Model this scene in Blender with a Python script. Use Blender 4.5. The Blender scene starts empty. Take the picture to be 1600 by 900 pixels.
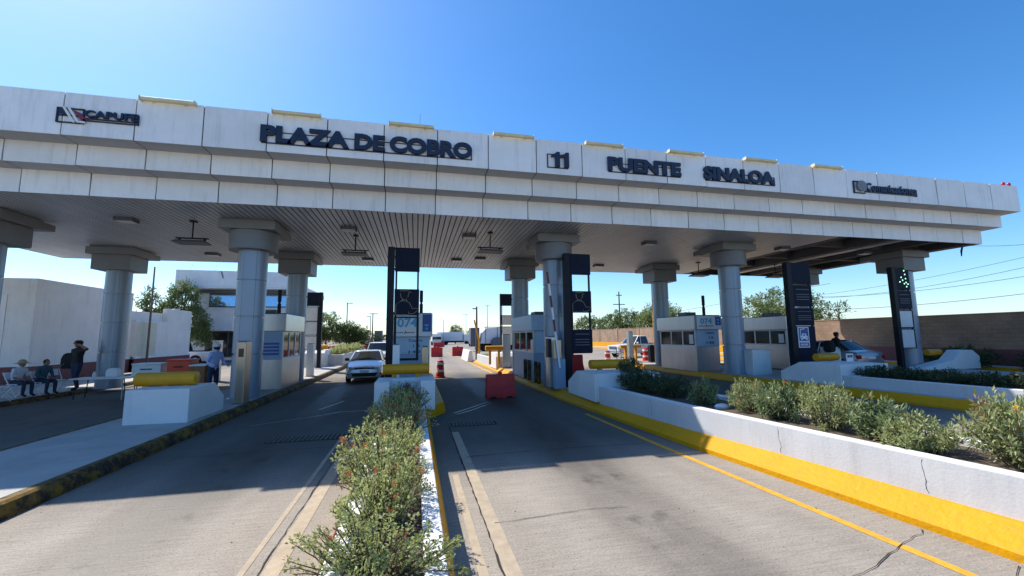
import bpy, bmesh, math, random
from mathutils import Vector, Matrix, noise
R = math.radians
PI = math.pi
scene = bpy.context.scene
col = scene.collection

# ------------------------------------------------------------------ camera
F_PX, YAW, PIT, ROL, CAM_H = 651.249, R(12.9676), R(6.6024), R(-0.5985), 2.1
_F = Vector((math.sin(YAW)*math.cos(PIT), math.cos(YAW)*math.cos(PIT), math.sin(PIT)))
_r = Vector((math.cos(YAW), -math.sin(YAW), 0)); _u = _r.cross(_F)
_R = _r*math.cos(ROL) + _u*math.sin(ROL); _U = -_r*math.sin(ROL) + _u*math.cos(ROL)
def _ray(px, py): return _F + _R*((px-800)/F_PX) - _U*((py-450)/F_PX)
def at(px, py, Y):                      # point of the vertical plane y = Y seen at a pixel of the photograph
    d = _ray(px, py); return Vector((0, 0, CAM_H)) + d*(Y/d.y)
cam_d = bpy.data.cameras.new('camera'); cam = bpy.data.objects.new('camera', cam_d); col.objects.link(cam)
M = Matrix.Identity(4)
for i in range(3): M[i][0], M[i][1], M[i][2] = _R[i], _U[i], -_F[i]
M[2][3] = CAM_H
cam.matrix_world = M
cam_d.sensor_width = 36; cam_d.lens = 36*F_PX/1600; cam_d.clip_end = 6000; cam_d.clip_start = .05
scene.camera = cam
scene.render.resolution_x, scene.render.resolution_y = 1024, 576

# ------------------------------------------------------------------ light
SUN = Vector((-.60, .631, 1.0)).normalized()
elev = math.asin(SUN.z)
w = bpy.data.worlds.new('World'); scene.world = w; w.use_nodes = True
nt = w.node_tree; bg = nt.nodes['Background']
sky = nt.nodes.new('ShaderNodeTexSky'); sky.sky_type = 'NISHITA'; sky.sun_disc = False
sky.sun_elevation = elev; sky.sun_rotation = math.atan2(SUN.x, SUN.y)
sky.altitude = 10; sky.air_density = 1.0; sky.dust_density = .5; sky.ozone_density = 6.0
bg.inputs['Strength'].default_value = .105
hs = nt.nodes.new('ShaderNodeHueSaturation'); hs.inputs['Saturation'].default_value = 1.22; hs.inputs['Value'].default_value = 1.44
nt.links.new(sky.outputs[0], hs.inputs['Color']); nt.links.new(hs.outputs[0], bg.inputs[0])
sd = bpy.data.lights.new('sun', 'SUN'); sd.energy = 4.8; sd.angle = R(.5); sd.color = (1, .94, .84)
so = bpy.data.objects.new('sun', sd); col.objects.link(so)
so.rotation_euler = SUN.to_track_quat('Z', 'Y').to_euler()
scene.view_settings.view_transform = 'Standard'
try: scene.view_settings.look = 'None'
except Exception: pass
scene.view_settings.exposure = 0.5; scene.view_settings.gamma = 1
cy = scene.cycles
cy.max_bounces = 8; cy.diffuse_bounces = 4; cy.glossy_bounces = 3; cy.transmission_bounces = 4; cy.transparent_max_bounces = 8
cy.caustics_reflective = False; cy.caustics_refractive = False
try:
    cy.use_denoising = True; cy.denoiser = 'OPENIMAGEDENOISE'
except Exception: pass

# ------------------------------------------------------------------ materials
def mat(name, c, rough=.6, metal=0., var=.12, scale=3., bump=.0, bscale=60., spec=.4, island=0., emit=None, stretch=None, coat=0.):
    m = bpy.data.materials.new(name); m.use_nodes = True
    n, l = m.node_tree.nodes, m.node_tree.links
    b = n['Principled BSDF']
    b.inputs['Roughness'].default_value = rough; b.inputs['Metallic'].default_value = metal
    b.inputs['Specular IOR Level'].default_value = spec
    if coat: b.inputs['Coat Weight'].default_value = coat; b.inputs['Coat Roughness'].default_value = .05
    geo = n.new('ShaderNodeNewGeometry')
    mp = n.new('ShaderNodeMapping'); l.new(geo.outputs['Position'], mp.inputs[0])
    if stretch: mp.inputs['Scale'].default_value = stretch
    nz = n.new('ShaderNodeTexNoise'); nz.inputs['Scale'].default_value = scale; nz.inputs['Detail'].default_value = 6
    nz.inputs['Roughness'].default_value = .65
    l.new(mp.outputs[0], nz.inputs['Vector'])
    mr = n.new('ShaderNodeMapRange'); mr.inputs[1].default_value = .25; mr.inputs[2].default_value = .75
    mr.inputs[3].default_value = 1-var; mr.inputs[4].default_value = 1+var*.6
    l.new(nz.outputs[0], mr.inputs[0])
    fac = mr.outputs[0]
    if island:
        m2 = n.new('ShaderNodeMapRange'); m2.inputs[3].default_value = 1-island; m2.inputs[4].default_value = 1+island
        l.new(geo.outputs['Random Per Island'], m2.inputs[0])
        mm = n.new('ShaderNodeMath'); mm.operation = 'MULTIPLY'; l.new(fac, mm.inputs[0]); l.new(m2.outputs[0], mm.inputs[1]); fac = mm.outputs[0]
    vm = n.new('ShaderNodeVectorMath'); vm.operation = 'SCALE'; vm.inputs[0].default_value = c[:3]
    l.new(fac, vm.inputs['Scale']); l.new(vm.outputs[0], b.inputs['Base Color'])
    if bump:
        n2 = n.new('ShaderNodeTexNoise'); n2.inputs['Scale'].default_value = bscale; n2.inputs['Detail'].default_value = 4
        l.new(mp.outputs[0], n2.inputs['Vector'])
        bp = n.new('ShaderNodeBump'); bp.inputs['Strength'].default_value = bump; bp.inputs['Distance'].default_value = .02
        l.new(n2.outputs[0], bp.inputs['Height']); l.new(bp.outputs[0], b.inputs['Normal'])
    if emit:
        b.inputs['Emission Color'].default_value = (*emit[:3], 1); b.inputs['Emission Strength'].default_value = emit[3]
    return m

def leafmat(name, c1, c2, trans=.35):
    m = bpy.data.materials.new(name); m.use_nodes = True
    n, l = m.node_tree.nodes, m.node_tree.links
    b = n['Principled BSDF']; b.inputs['Roughness'].default_value = .42; b.inputs['Specular IOR Level'].default_value = .5
    g = n.new('ShaderNodeNewGeometry'); mx = n.new('ShaderNodeMix'); mx.data_type = 'RGBA'
    l.new(g.outputs['Random Per Island'], mx.inputs[0]); mx.inputs[6].default_value = (*c1, 1); mx.inputs[7].default_value = (*c2, 1)
    l.new(mx.outputs[2], b.inputs['Base Color'])
    t = n.new('ShaderNodeBsdfTranslucent'); l.new(mx.outputs[2], t.inputs[0])
    s = n.new('ShaderNodeMixShader'); s.inputs[0].default_value = trans
    l.new(b.outputs[0], s.inputs[1]); l.new(t.outputs[0], s.inputs[2]); l.new(s.outputs[0], n['Material Output'].inputs[0])
    return m

def roadmat():
    m = bpy.data.materials.new('worn_concrete_road'); m.use_nodes = True
    n, l = m.node_tree.nodes, m.node_tree.links
    b = n['Principled BSDF']; b.inputs['Specular IOR Level'].default_value = .35
    geo = n.new('ShaderNodeNewGeometry'); pos = geo.outputs['Position']
    sp = n.new('ShaderNodeSeparateXYZ'); l.new(pos, sp.inputs[0])
    def N(scale, st, det=6, rgh=.6):
        mp = n.new('ShaderNodeMapping'); mp.inputs['Scale'].default_value = st; l.new(pos, mp.inputs[0])
        t = n.new('ShaderNodeTexNoise'); t.inputs['Scale'].default_value = scale; t.inputs['Detail'].default_value = det; t.inputs['Roughness'].default_value = rgh
        l.new(mp.outputs[0], t.inputs['Vector']); return t.outputs[0]
    def MR(v, a, bb, c, d, smooth=True):
        t = n.new('ShaderNodeMapRange'); t.interpolation_type = 'SMOOTHSTEP' if smooth else 'LINEAR'
        for i, x in enumerate((a, bb, c, d)): t.inputs[i+1].default_value = x
        l.new(v, t.inputs[0]); return t.outputs[0]
    def MA(op, a, bb=None):
        t = n.new('ShaderNodeMath'); t.operation = op
        for i, x in enumerate((a, bb)):
            if x is None: continue
            if isinstance(x, (int, float)): t.inputs[i].default_value = x
            else: l.new(x, t.inputs[i])
        return t.outputs[0]
    big = N(.35, (1, .5, 1)); mid = N(2.2, (1, .35, 1)); fine = N(38, (1, 1, 1), 4, .8); groove = N(30, (.06, 1, 1), 3)
    # broad lane stain: distance from the nearest lane centre (lanes about 4 m wide)
    wob = MA('MULTIPLY', MA('SUBTRACT', N(.5, (1, .3, 1)), .5), 1.0)
    xs = MA('ADD', sp.outputs[0], wob)
    def band(cx, hw): return MR(MA('ABSOLUTE', MA('SUBTRACT', xs, cx)), hw*.15, hw, 1, 0)
    stain = MA('MAXIMUM', MA('MAXIMUM', band(2.7, .95), band(-2.9, .85)), MA('MAXIMUM', band(9.6, 1.0), band(-9.8, 1.0)))
    under = MR(sp.outputs[1], 5.0, 9.5, .72, 1.)          # more oil and rubber where vehicles stop at the booths
    past = MR(sp.outputs[1], 22, 27, 1, .22)
    amt = MA('MULTIPLY', MA('MULTIPLY', stain, MA('MULTIPLY', under, past)), MR(mid, .3, .65, .55, 1))
    grime_and_shade = MA('MULTIPLY', MR(sp.outputs[1], 5.5, 9, 0, .58), past)  # grime, plus the canopy's shade darkened into the road colour
    tone = MA('ADD', MR(big, .3, .7, .9, 1.08), MA('ADD', MR(mid, .25, .75, -.08, .08), MA('ADD', MR(fine, .3, .7, -.2, .16), MR(groove, .38, .62, -.08, .06))))
    tone = MA('MULTIPLY', tone, MA('SUBTRACT', 1.0, MA('MULTIPLY', amt, .62)))
    tone = MA('MULTIPLY', tone, MA('SUBTRACT', 1.0, grime_and_shade))
    tone = MA('MULTIPLY', tone, MR(N(130, (1, .8, 1), 3, .7), .3, .7, .80, 1.22))
    pits = MR(N(60, (1, .6, 1), 2, .5), .63, .70, 1, .4)
    tone = MA('MULTIPLY', tone, pits)
    drips = MA('MULTIPLY', MR(N(2.6, (1, .8, 1), 3, .55), .56, .72, 0, .34), MR(stain, .35, .9, .08, 1))
    tone = MA('MULTIPLY', tone, MA('SUBTRACT', 1.0, drips))
    cm = n.new('ShaderNodeVectorMath'); cm.operation = 'SCALE'; cm.inputs[0].default_value = (.315, .275, .228)
    l.new(tone, cm.inputs['Scale']); l.new(cm.outputs[0], b.inputs['Base Color'])
    l.new(MR(amt, 0, .8, .9, .62), b.inputs['Roughness'])
    h = MA('ADD', MA('MULTIPLY', groove, .6), MA('MULTIPLY', fine, .5))
    bp = n.new('ShaderNodeBump'); bp.inputs['Strength'].default_value = .35; bp.inputs['Distance'].default_value = .008
    l.new(h, bp.inputs['Height']); l.new(bp.outputs[0], b.inputs['Normal'])
    return m

def brickmat(name, c1, c2, mortar):
    m = bpy.data.materials.new(name); m.use_nodes = True
    n, l = m.node_tree.nodes, m.node_tree.links
    b = n['Principled BSDF']; b.inputs['Roughness'].default_value = .9
    geo = n.new('ShaderNodeNewGeometry'); sp = n.new('ShaderNodeSeparateXYZ'); l.new(geo.outputs['Position'], sp.inputs[0])
    cb = n.new('ShaderNodeCombineXYZ'); l.new(sp.outputs[1], cb.inputs[0]); l.new(sp.outputs[2], cb.inputs[1])
    br = n.new('ShaderNodeTexBrick'); br.inputs['Scale'].default_value = 1.0
    br.inputs['Brick Width'].default_value = .4; br.inputs['Row Height'].default_value = .2; br.inputs['Mortar Size'].default_value = .012
    br.inputs['Color1'].default_value = (*c1, 1); br.inputs['Color2'].default_value = (*c2, 1); br.inputs['Mortar'].default_value = (*mortar, 1)
    l.new(cb.outputs[0], br.inputs['Vector']); 
    nz = n.new('ShaderNodeTexNoise'); nz.inputs['Scale'].default_value = .8; nz.inputs['Detail'].default_value = 6; l.new(geo.outputs['Position'], nz.inputs['Vector'])
    mr = n.new('ShaderNodeMapRange'); mr.inputs[1].default_value = .3; mr.inputs[2].default_value = .7; mr.inputs[3].default_value = .75; mr.inputs[4].default_value = 1.15
    l.new(nz.outputs[0], mr.inputs[0])
    vm = n.new('ShaderNodeVectorMath'); vm.operation = 'SCALE'; l.new(br.outputs[0], vm.inputs[0]); l.new(mr.outputs[0], vm.inputs['Scale'])
    l.new(vm.outputs[0], b.inputs['Base Color'])
    bp = n.new('ShaderNodeBump'); bp.inputs['Strength'].default_value = .4; bp.inputs['Distance'].default_value = .01
    l.new(br.outputs['Fac'], bp.inputs['Height']); bp.invert = True; l.new(bp.outputs[0], b.inputs['Normal'])
    return m

def stainpaint(name, c, rough, chip, chipamt=.0, streak=.12, island=0., bump=.15, bscale=35, chips=(.6, .68, 9)):
    """paint with vertical dirt streaks and scuffs"""
    m = mat(name, c, rough, var=.1, scale=1.3, bump=bump, bscale=bscale, island=island)
    n, l = m.node_tree.nodes, m.node_tree.links
    b = n['Principled BSDF']; src = b.inputs['Base Color'].links[0].from_socket
    geo = n.new('ShaderNodeNewGeometry')
    mp = n.new('ShaderNodeMapping'); mp.inputs['Scale'].default_value = (5, 5, .5); l.new(geo.outputs['Position'], mp.inputs[0])
    t = n.new('ShaderNodeTexNoise'); t.inputs['Scale'].default_value = 1.2; t.inputs['Detail'].default_value = 8; t.inputs['Roughness'].default_value = .7; l.new(mp.outputs[0], t.inputs['Vector'])
    mr = n.new('ShaderNodeMapRange'); mr.inputs[1].default_value = .52; mr.inputs[2].default_value = .75; mr.inputs[3].default_value = 0; mr.inputs[4].default_value = streak
    l.new(t.outputs[0], mr.inputs[0])
    mx = n.new('ShaderNodeMix'); mx.data_type = 'RGBA'; l.new(mr.outputs[0], mx.inputs[0]); l.new(src, mx.inputs[6]); mx.inputs[7].default_value = (.12, .10, .08, 1)
    out = mx.outputs[2]
    if chipamt:
        t2 = n.new('ShaderNodeTexNoise'); t2.inputs['Scale'].default_value = chips[2]; t2.inputs['Detail'].default_value = 9; t2.inputs['Roughness'].default_value = .75
        l.new(geo.outputs['Position'], t2.inputs['Vector'])
        m2 = n.new('ShaderNodeMapRange'); m2.inputs[1].default_value = chips[0]; m2.inputs[2].default_value = chips[1]; m2.inputs[3].default_value = 0; m2.inputs[4].default_value = chipamt
        l.new(t2.outputs[0], m2.inputs[0])
        mx2 = n.new('ShaderNodeMix'); mx2.data_type = 'RGBA'; l.new(m2.outputs[0], mx2.inputs[0]); l.new(out, mx2.inputs[6]); mx2.inputs[7].default_value = (*chip, 1); out = mx2.outputs[2]
    l.new(out, b.inputs['Base Color'])
    return m

K = {}
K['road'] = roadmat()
K['pave'] = mat('pavement_concrete', (.42, .40, .37), .85, var=.22, scale=1.5, bump=.3, bscale=80)
K['dirt'] = mat('dusty_ground', (.30, .24, .17), .95, var=.3, scale=.3, bump=.2, bscale=8)
K['asph'] = mat('grey_asphalt', (.20, .19, .175), .9, var=.2, scale=.8)
K['white'] = stainpaint('white_wall_paint', (.80, .80, .79), .65, (.5, .48, .44), .12, .18)
K['white2'] = stainpaint('plain_white_paint', (.74, .74, .74), .6, (.4, .4, .4), 0, .1)
K['yellow'] = stainpaint('yellow_kerb_paint', (.64, .30, .003), .55, (.68, .46, .04), .5, .22, 0, .6, 14)
K['yellow'].node_tree.nodes['Principled BSDF'].inputs['Specular IOR Level'].default_value = .18
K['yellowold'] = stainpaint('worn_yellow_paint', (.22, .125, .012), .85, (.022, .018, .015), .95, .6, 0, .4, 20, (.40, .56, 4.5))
K['ytube'] = mat('yellow_steel_paint', (.68, .31, .008), .4, var=.15, scale=2)
K['tan'] = mat('tan_joint_sealer', (.43, .35, .25), .9, var=.25, scale=6, bump=.2)
K['crack'] = mat('dark_crack', (.035, .03, .028), .95, var=.3, scale=20)
K['yline'] = mat('yellow_road_paint', (.72, .36, .03), .7, var=.35, scale=9)
K['fascia'] = stainpaint('fascia_panel_white', (.86, .855, .85), .4, (.5, .48, .44), 0, .24, .06)
K['ledge'] = mat('shade_grey_underside', (.40, .41, .43), .5, var=.1, island=.03)  # shade under the ledges put into a darker grey than the faces
K['fasciaback'] = mat('fascia_gap_dark', (.05, .05, .055), .8)
K['soffit'] = mat('soffit_slat_metal', (.52, .56, .61), .42, metal=.2, var=.12, scale=.5, island=.06)
K['soffitgap'] = mat('soffit_gap', (.06, .06, .06), .8)
K['deck'] = mat('dark_steel_deck', (.10, .10, .105), .7, var=.3, scale=.7)
K['colpanel'] = mat('column_blue_grey', (.27, .325, .40), .36, metal=.25, var=.08, scale=1.1, spec=.5, stretch=(1, 1, .4))
K['capital'] = mat('capital_grey', (.20, .21, .225), .5, metal=.1, var=.12, scale=2)
K['steel'] = mat('brushed_steel', (.50, .49, .48), .32, metal=.75, var=.15, scale=2.2, stretch=(3, 3, .4))
K['bronze'] = mat('warm_brushed_steel', (.48, .38, .28), .32, metal=.65, var=.18, scale=2.5, stretch=(3, 3, .3))
K['bluegrey'] = mat('blue_grey_panel', (.27, .36, .48), .45, var=.08, scale=1)
K['darkgrey'] = mat('dark_grey_panel', (.10, .11, .135), .5, var=.1)
K['frame'] = mat('light_grey_frame', (.55, .56, .57), .4, metal=.3)
K['black'] = mat('black_paint', (.012, .014, .02), .5, var=.2, scale=5, spec=.2)
K['navy'] = mat('dark_navy_panel', (.012, .017, .034), .6, var=.2, scale=3, spec=.12)
K['letter'] = mat('dark_blue_letter_paint', (.016, .026, .062), .45, var=.25, scale=4)
K['glass'] = mat('dark_window_glass', (.02, .024, .028), .06, var=.2, scale=1, spec=.5)
K['skyglass'] = mat('mirror_window_glass', (.72, .80, .86), .04, metal=.9, var=.05)
K['panelgrey'] = mat('pale_grey_sign_panel', (.68, .69, .70), .4, var=.15, scale=2)
K['wallface'] = stainpaint('white_wall_paint_dimmed', (.56, .57, .59), .75, (.45, .44, .42), .25, .2)  # sides catch less sun than the tops; that dimming is in the colour
K['signblue'] = mat('blue_sign_paint', (.02, .07, .30), .35, var=.08)
K['signwhite'] = mat('sign_white', (.78, .78, .78), .4, var=.05)
K['cyan'] = mat('pale_blue_lettering', (.10, .42, .68), .5, var=.05)
K['paleblue'] = mat('pale_blue_panel', (.42, .54, .68), .45, var=.08)
K['lettergrey'] = mat('grey_blue_lettering', (.06, .12, .22), .5)
K['lamp'] = mat('cream_lamp_housing', (.74, .66, .42), .5, var=.2, scale=3)
K['maroonp'] = mat('maroon_paint', (.17, .045, .05), .6, var=.2)
K['redlogo'] = mat('dark_red_logo', (.20, .03, .06), .5)
K['red'] = mat('red_plastic', (.55, .022, .02), .45, var=.2, scale=3)
K['redorange'] = mat('orange_red_plastic', (.72, .07, .03), .45, var=.15, scale=3)
K['rubber'] = mat('tyre_rubber', (.02, .02, .02), .85)
K['rim'] = mat('alloy_rim', (.5, .5, .52), .3, metal=.8)
K['carwhite'] = mat('white_car_paint', (.72, .72, .72), .25, var=.03, coat=.6)
K['carsilver'] = mat('silver_car_paint', (.64, .66, .69), .25, metal=.35, var=.03, coat=.7)
K['cargrey'] = mat('grey_car_paint', (.33, .33, .35), .28, metal=.5, var=.03, coat=.6)
K['headlamp'] = mat('headlamp_glass', (.75, .77, .8), .08, metal=.3, var=.05)
K['taillamp'] = mat('tail_lamp_red', (.35, .012, .015), .15, var=.05)
K['skin'] = mat('skin', (.30, .17, .11), .55, var=.06)
K['hair'] = mat('dark_hair', (.012, .01, .009), .7)
K['shirtdark'] = mat('black_cloth', (.018, .02, .022), .9, var=.3, scale=12)
K['jeans'] = mat('dark_blue_denim', (.025, .04, .085), .9, var=.3, scale=12)
K['shirtblue'] = mat('light_blue_cloth', (.46, .54, .82), .9, var=.12, scale=12)
K['shirtwhite'] = mat('white_cloth', (.62, .62, .68), .9, var=.12, scale=12)
K['teal'] = mat('teal_cloth', (.04, .10, .13), .9, var=.2, scale=12)
K['straw'] = mat('straw_hat', (.42, .32, .18), .9, var=.2, scale=30)
K['plastic'] = mat('white_plastic', (.72, .73, .75), .45, var=.05)
K['brown'] = mat('brown_wood', (.30, .12, .05), .7, var=.2, scale=5)
K['bark'] = mat('bark', (.16, .12, .085), .95, var=.3, scale=8, bump=.4, bscale=25)
K['twig'] = mat('twig', (.14, .10, .06), .9, var=.3, scale=20)
K['soil'] = mat('planter_soil', (.11, .08, .055), .95, var=.4, scale=8, bump=.5, bscale=30)
K['plaster'] = stainpaint('white_plaster', (.74, .73, .72), .85, (.42, .38, .33), .25, .2)
K['plaster2'] = stainpaint('grey_white_plaster', (.74, .75, .77), .8, (.45, .44, .42), .15, .12)
K['cream'] = mat('cream_patch', (.60, .60, .50), .8, var=.1)
K['brick'] = brickmat('tan_block_wall', (.33, .215, .14), (.27, .18, .12), (.22, .16, .115))
K['wood'] = mat('wooden_pole', (.17, .125, .09), .9, var=.25, scale=3)
K['galv'] = mat('galvanised_pole', (.42, .42, .42), .5, metal=.4)
K['wire'] = mat('cable_black', (.03, .03, .03), .6)
K['leafa'] = leafmat('small_bright_leaf', (.20, .26, .06), (.66, .66, .30), .40)
K['leafb'] = leafmat('olive_leaf', (.19, .24, .08), (.56, .58, .28), .42)
K['leafc'] = leafmat('broad_dull_leaf', (.11, .17, .06), (.36, .42, .20), .4)
K['leaft'] = leafmat('tree_leaf', (.06, .10, .025), (.17, .22, .06), .4)
K['leaft2'] = leafmat('pale_tree_leaf', (.11, .16, .045), (.28, .33, .12), .42)
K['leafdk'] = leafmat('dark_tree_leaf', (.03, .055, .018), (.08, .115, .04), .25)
K['leafdry'] = leafmat('dry_brown_leaf', (.28, .15, .07), (.42, .28, .13))
K['flower'] = leafmat('coral_red_flower', (.62, .05, .035), (.75, .16, .07))
K['led'] = mat('green_led', (.3, .9, .5), .5, emit=(.35, 1., .5, 2))
K['beacon'] = mat('red_beacon_glass', (.5, .03, .03), .2)

# ------------------------------------------------------------------ mesh helpers
class MB:
    def __init__(s): s.bm = bmesh.new()
    def face(s, pts, mi=0):
        f = s.bm.faces.new([s.bm.verts.new(p) for p in pts]); f.material_index = mi; return f
    def box(s, x0, x1, y0, y1, z0, z1, mi=0):
        v = [s.bm.verts.new((x, y, z)) for z in (z0, z1) for y in (y0, y1) for x in (x0, x1)]
        for q in ((0, 2, 3, 1), (4, 5, 7, 6), (0, 1, 5, 4), (2, 6, 7, 3), (0, 4, 6, 2), (1, 3, 7, 5)):
            s.bm.faces.new([v[i] for i in q]).material_index = mi
        return s
    def hexa(s, lo, hi, mi=0):          # two rings of four points
        return s.loft([lo, hi], mi)
    def loft(s, rings, mi=0, caps=True, smooth=False):
        vs = [[s.bm.verts.new(p) for p in r] for r in rings]
        n = len(vs[0])
        for a, b in zip(vs, vs[1:]):
            for i in range(n):
                f = s.bm.faces.new((a[i], a[(i+1) % n], b[(i+1) % n], b[i])); f.material_index = mi; f.smooth = smooth
        if caps:
            for r in (vs[0][::-1], vs[-1]): s.bm.faces.new(r).material_index = mi
        return s
    def tube(s, pts, r, seg=8, mi=0, caps=True, smooth=True):
        pts = [Vector(p) for p in pts]; n = len(pts)
        rs = r if isinstance(r, (list, tuple)) else [r]*n
        rings = []
        for i, p in enumerate(pts):
            d = (pts[min(i+1, n-1)] - pts[max(i-1, 0)])
            d = d.normalized() if d.length > 1e-9 else Vector((0, 0, 1))
            a = d.cross(Vector((0, 0, 1)) if abs(d.z) < .9 else Vector((1, 0, 0))).normalized(); b = d.cross(a)
            rings.append([p + (a*math.cos(2*PI*k/seg) + b*math.sin(2*PI*k/seg))*rs[i] for k in range(seg)])
        return s.loft(rings, mi, caps, smooth)
    def lathe(s, prof, cx=0, cy=0, seg=24, mi=0, smooth=True):   # profile of (r, z)
        rings = [[(cx+r*math.cos(2*PI*k/seg), cy+r*math.sin(2*PI*k/seg), z) for k in range(seg)] for r, z in prof]
        return s.loft(rings, mi, True, smooth)
    def prism(s, poly, axis, a, b, mi=0):
        def P(u, v, t): return {'x': (t, u, v), 'y': (u, t, v), 'z': (u, v, t)}[axis]
        return s.loft([[P(u, v, a) for u, v in poly], [P(u, v, b) for u, v in poly]], mi)
    def sphere(s, c, r, mi=0, seg=12, sc=(1, 1, 1)):
        before = set(s.bm.faces)
        bmesh.ops.create_uvsphere(s.bm, u_segments=seg, v_segments=max(6, seg//2), radius=r,
                                  matrix=Matrix.Translation(c) @ Matrix.Diagonal((*sc, 1)))
        for f in s.bm.faces:
            if f not in before: f.material_index = mi; f.smooth = True
        return s
    def build(s, name, mats, parent=None, bevel=0, fix=True):
        if fix: bmesh.ops.recalc_face_normals(s.bm, faces=s.bm.faces)
        me = bpy.data.meshes.new(name); s.bm.to_mesh(me); s.bm.free()
        if any(p.use_smooth for p in me.polygons): me.set_sharp_from_angle(angle=R(42))
        for m in (mats if isinstance(mats, (list, tuple)) else [mats]): me.materials.append(K[m] if isinstance(m, str) else m)
        return link(name, me, parent, bevel)

def link(name, me, parent=None, bevel=0):
    o = bpy.data.objects.new(name, me); col.objects.link(o)
    if bevel:
        b = o.modifiers.new('edge', 'BEVEL'); b.width = bevel; b.segments = 2; b.limit_method = 'ANGLE'; b.angle_limit = R(35)
    if parent is not None:
        o.parent = parent
        base = parent
        off = Vector((0, 0, 0))
        while base is not None:
            off = off + base.location if base.type == 'EMPTY' else off
            base = base.parent
        if not parent.get('_local') and parent.type == 'EMPTY': o.matrix_parent_inverse = Matrix.Translation(off).inverted()
    return o
def tag(o, label, cat, group=None):
    o['label'] = label; o['category'] = cat
    if group: o['group'] = group
    return o
def thing(name, label, cat, loc=(0, 0, 0), group=None, local=False):
    o = bpy.data.objects.new(name, None); col.objects.link(o); o.location = loc; o.empty_display_size = .2
    if local: o['_local'] = 1
    return tag(o, label, cat, group)
def struct(o): o['kind'] = 'structure'; return o
def kids(o): return [c for c in bpy.data.objects if c.parent == o]
def dup(src, loc, rz=0, label=None, sc=None):
    def cp(o, par):
        c = o.copy(); col.objects.link(c); c.parent = par
        for ch in kids(o): cp(ch, c)
        return c
    r = cp(src, None); r.location = loc; r.rotation_euler = (0, 0, rz)
    if sc: r.scale = sc
    if label: r['label'] = label
    return r

def textmesh(txt, x0, x1, z0, z1, y, depth=.05, bold=.03, flip=False):
    """lettering as a real solid mesh filling the box x0..x1, z0..z1, its front face at y"""
    cu = bpy.data.curves.new('lettering', 'FONT'); cu.body = txt; cu.size = 1; cu.extrude = .05; cu.offset = bold; cu.resolution_u = 4
    ob = bpy.data.objects.new('lettering', cu); col.objects.link(ob)
    dg = bpy.context.evaluated_depsgraph_get(); dg.update()
    me = bpy.data.meshes.new_from_object(ob.evaluated_get(dg))
    bpy.data.objects.remove(ob)
    xs = [v.co.x for v in me.vertices]; ys = [v.co.y for v in me.vertices]; zs = [v.co.z for v in me.vertices]
    ax, bx, ay, by, az, bz = min(xs), max(xs), min(ys), max(ys), min(zs), max(zs)
    for v in me.vertices:
        u = (v.co.x-ax)/(bx-ax); t = (v.co.y-ay)/(by-ay); d = (v.co.z-az)/(bz-az)
        v.co = (x0+(x1-x0)*u, y + depth*(1-d), z0+(z1-z0)*t)
    return me
def addmesh(mb, me, mi=0):
    n0 = len(mb.bm.faces); mb.bm.from_mesh(me); mb.bm.faces.ensure_lookup_table()
    for f in mb.bm.faces[n0:]: f.material_index = mi
    bpy.data.meshes.remove(me)
# ================================================================== ground, road, islands
def sheet(name, pts, m, z):
    mb = MB(); mb.face([(x, y, z) for x, y in pts]); return struct(mb.build(name, m))
sheet('ground', [(-1500, -60), (1500, -60), (1500, 3000), (-1500, 3000)], 'dirt', -.03)
def road_z(x): 
    t = min(1, max(0, (x-7.2)/5.4)); return .17*t
mb = MB(); xs = [-13.1, -7.2, 0, 7.2, 9, 11, 12.6, 28.2]; ys = [-20, 0, 10, 20, 40, 80, 200, 420]
g = [[mb.bm.verts.new((x, y, road_z(x))) for x in xs] for y in ys]
for a, b in zip(g, g[1:]):
    for i in range(len(xs)-1): mb.bm.faces.new((a[i], a[i+1], b[i+1], b[i]))
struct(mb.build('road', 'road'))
sheet('yard', [(-45, 22.5), (-13.1, 22.5), (-13.1, 70), (-45, 70)], 'asph', -.012)

def island(name, poly, z0, z1, kerb='yellow', side=.05, top='pave'):
    """raised pavement: battered painted kerb all round, concrete top"""
    mb = MB(); n = len(poly)
    c = Vector((sum(p[0] for p in poly)/n, sum(p[1] for p in poly)/n))
    def inset(d): 
        out = []
        for i, p in enumerate(poly):
            a = Vector(poly[i-1]); b = Vector(poly[(i+1) % n]); p = Vector(p)
            e1 = (p-a).normalized(); e2 = (b-p).normalized()
            n1 = Vector((-e1.y, e1.x)); n2 = Vector((-e2.y, e2.x)); m = n1+n2
            out.append(p + m*(d/max(.3, m.dot(n1))))
        return out
    r0 = [(p[0], p[1], z0-.04) for p in poly]; r0b = [(p[0], p[1], z0+min(.075, (z1-z0)*.35)) for p in poly]; r1 = [(p.x, p.y, z1-.03) for p in inset(side)]; r2 = [(p.x, p.y, z1) for p in inset(side+.04)]; r3 = [(p.x, p.y, z1) for p in inset(side+.16)]
    v = [[mb.bm.verts.new(p) for p in r] for r in (r0, r0b, r1, r2, r3)]
    for a, b in zip(v, v[1:]):
        for i in range(n): mb.bm.faces.new((a[i], a[(i+1) % n], b[(i+1) % n], b[i])).material_index = 0
    mb.bm.faces.new(v[4]).material_index = 1
    return struct(mb.build(name, [kerb, top]))
def rect(x0, x1, y0, y1, ch=.25): return [(x0, y0), (x1, y0), (x1, y1), (x0, y1)]
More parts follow.
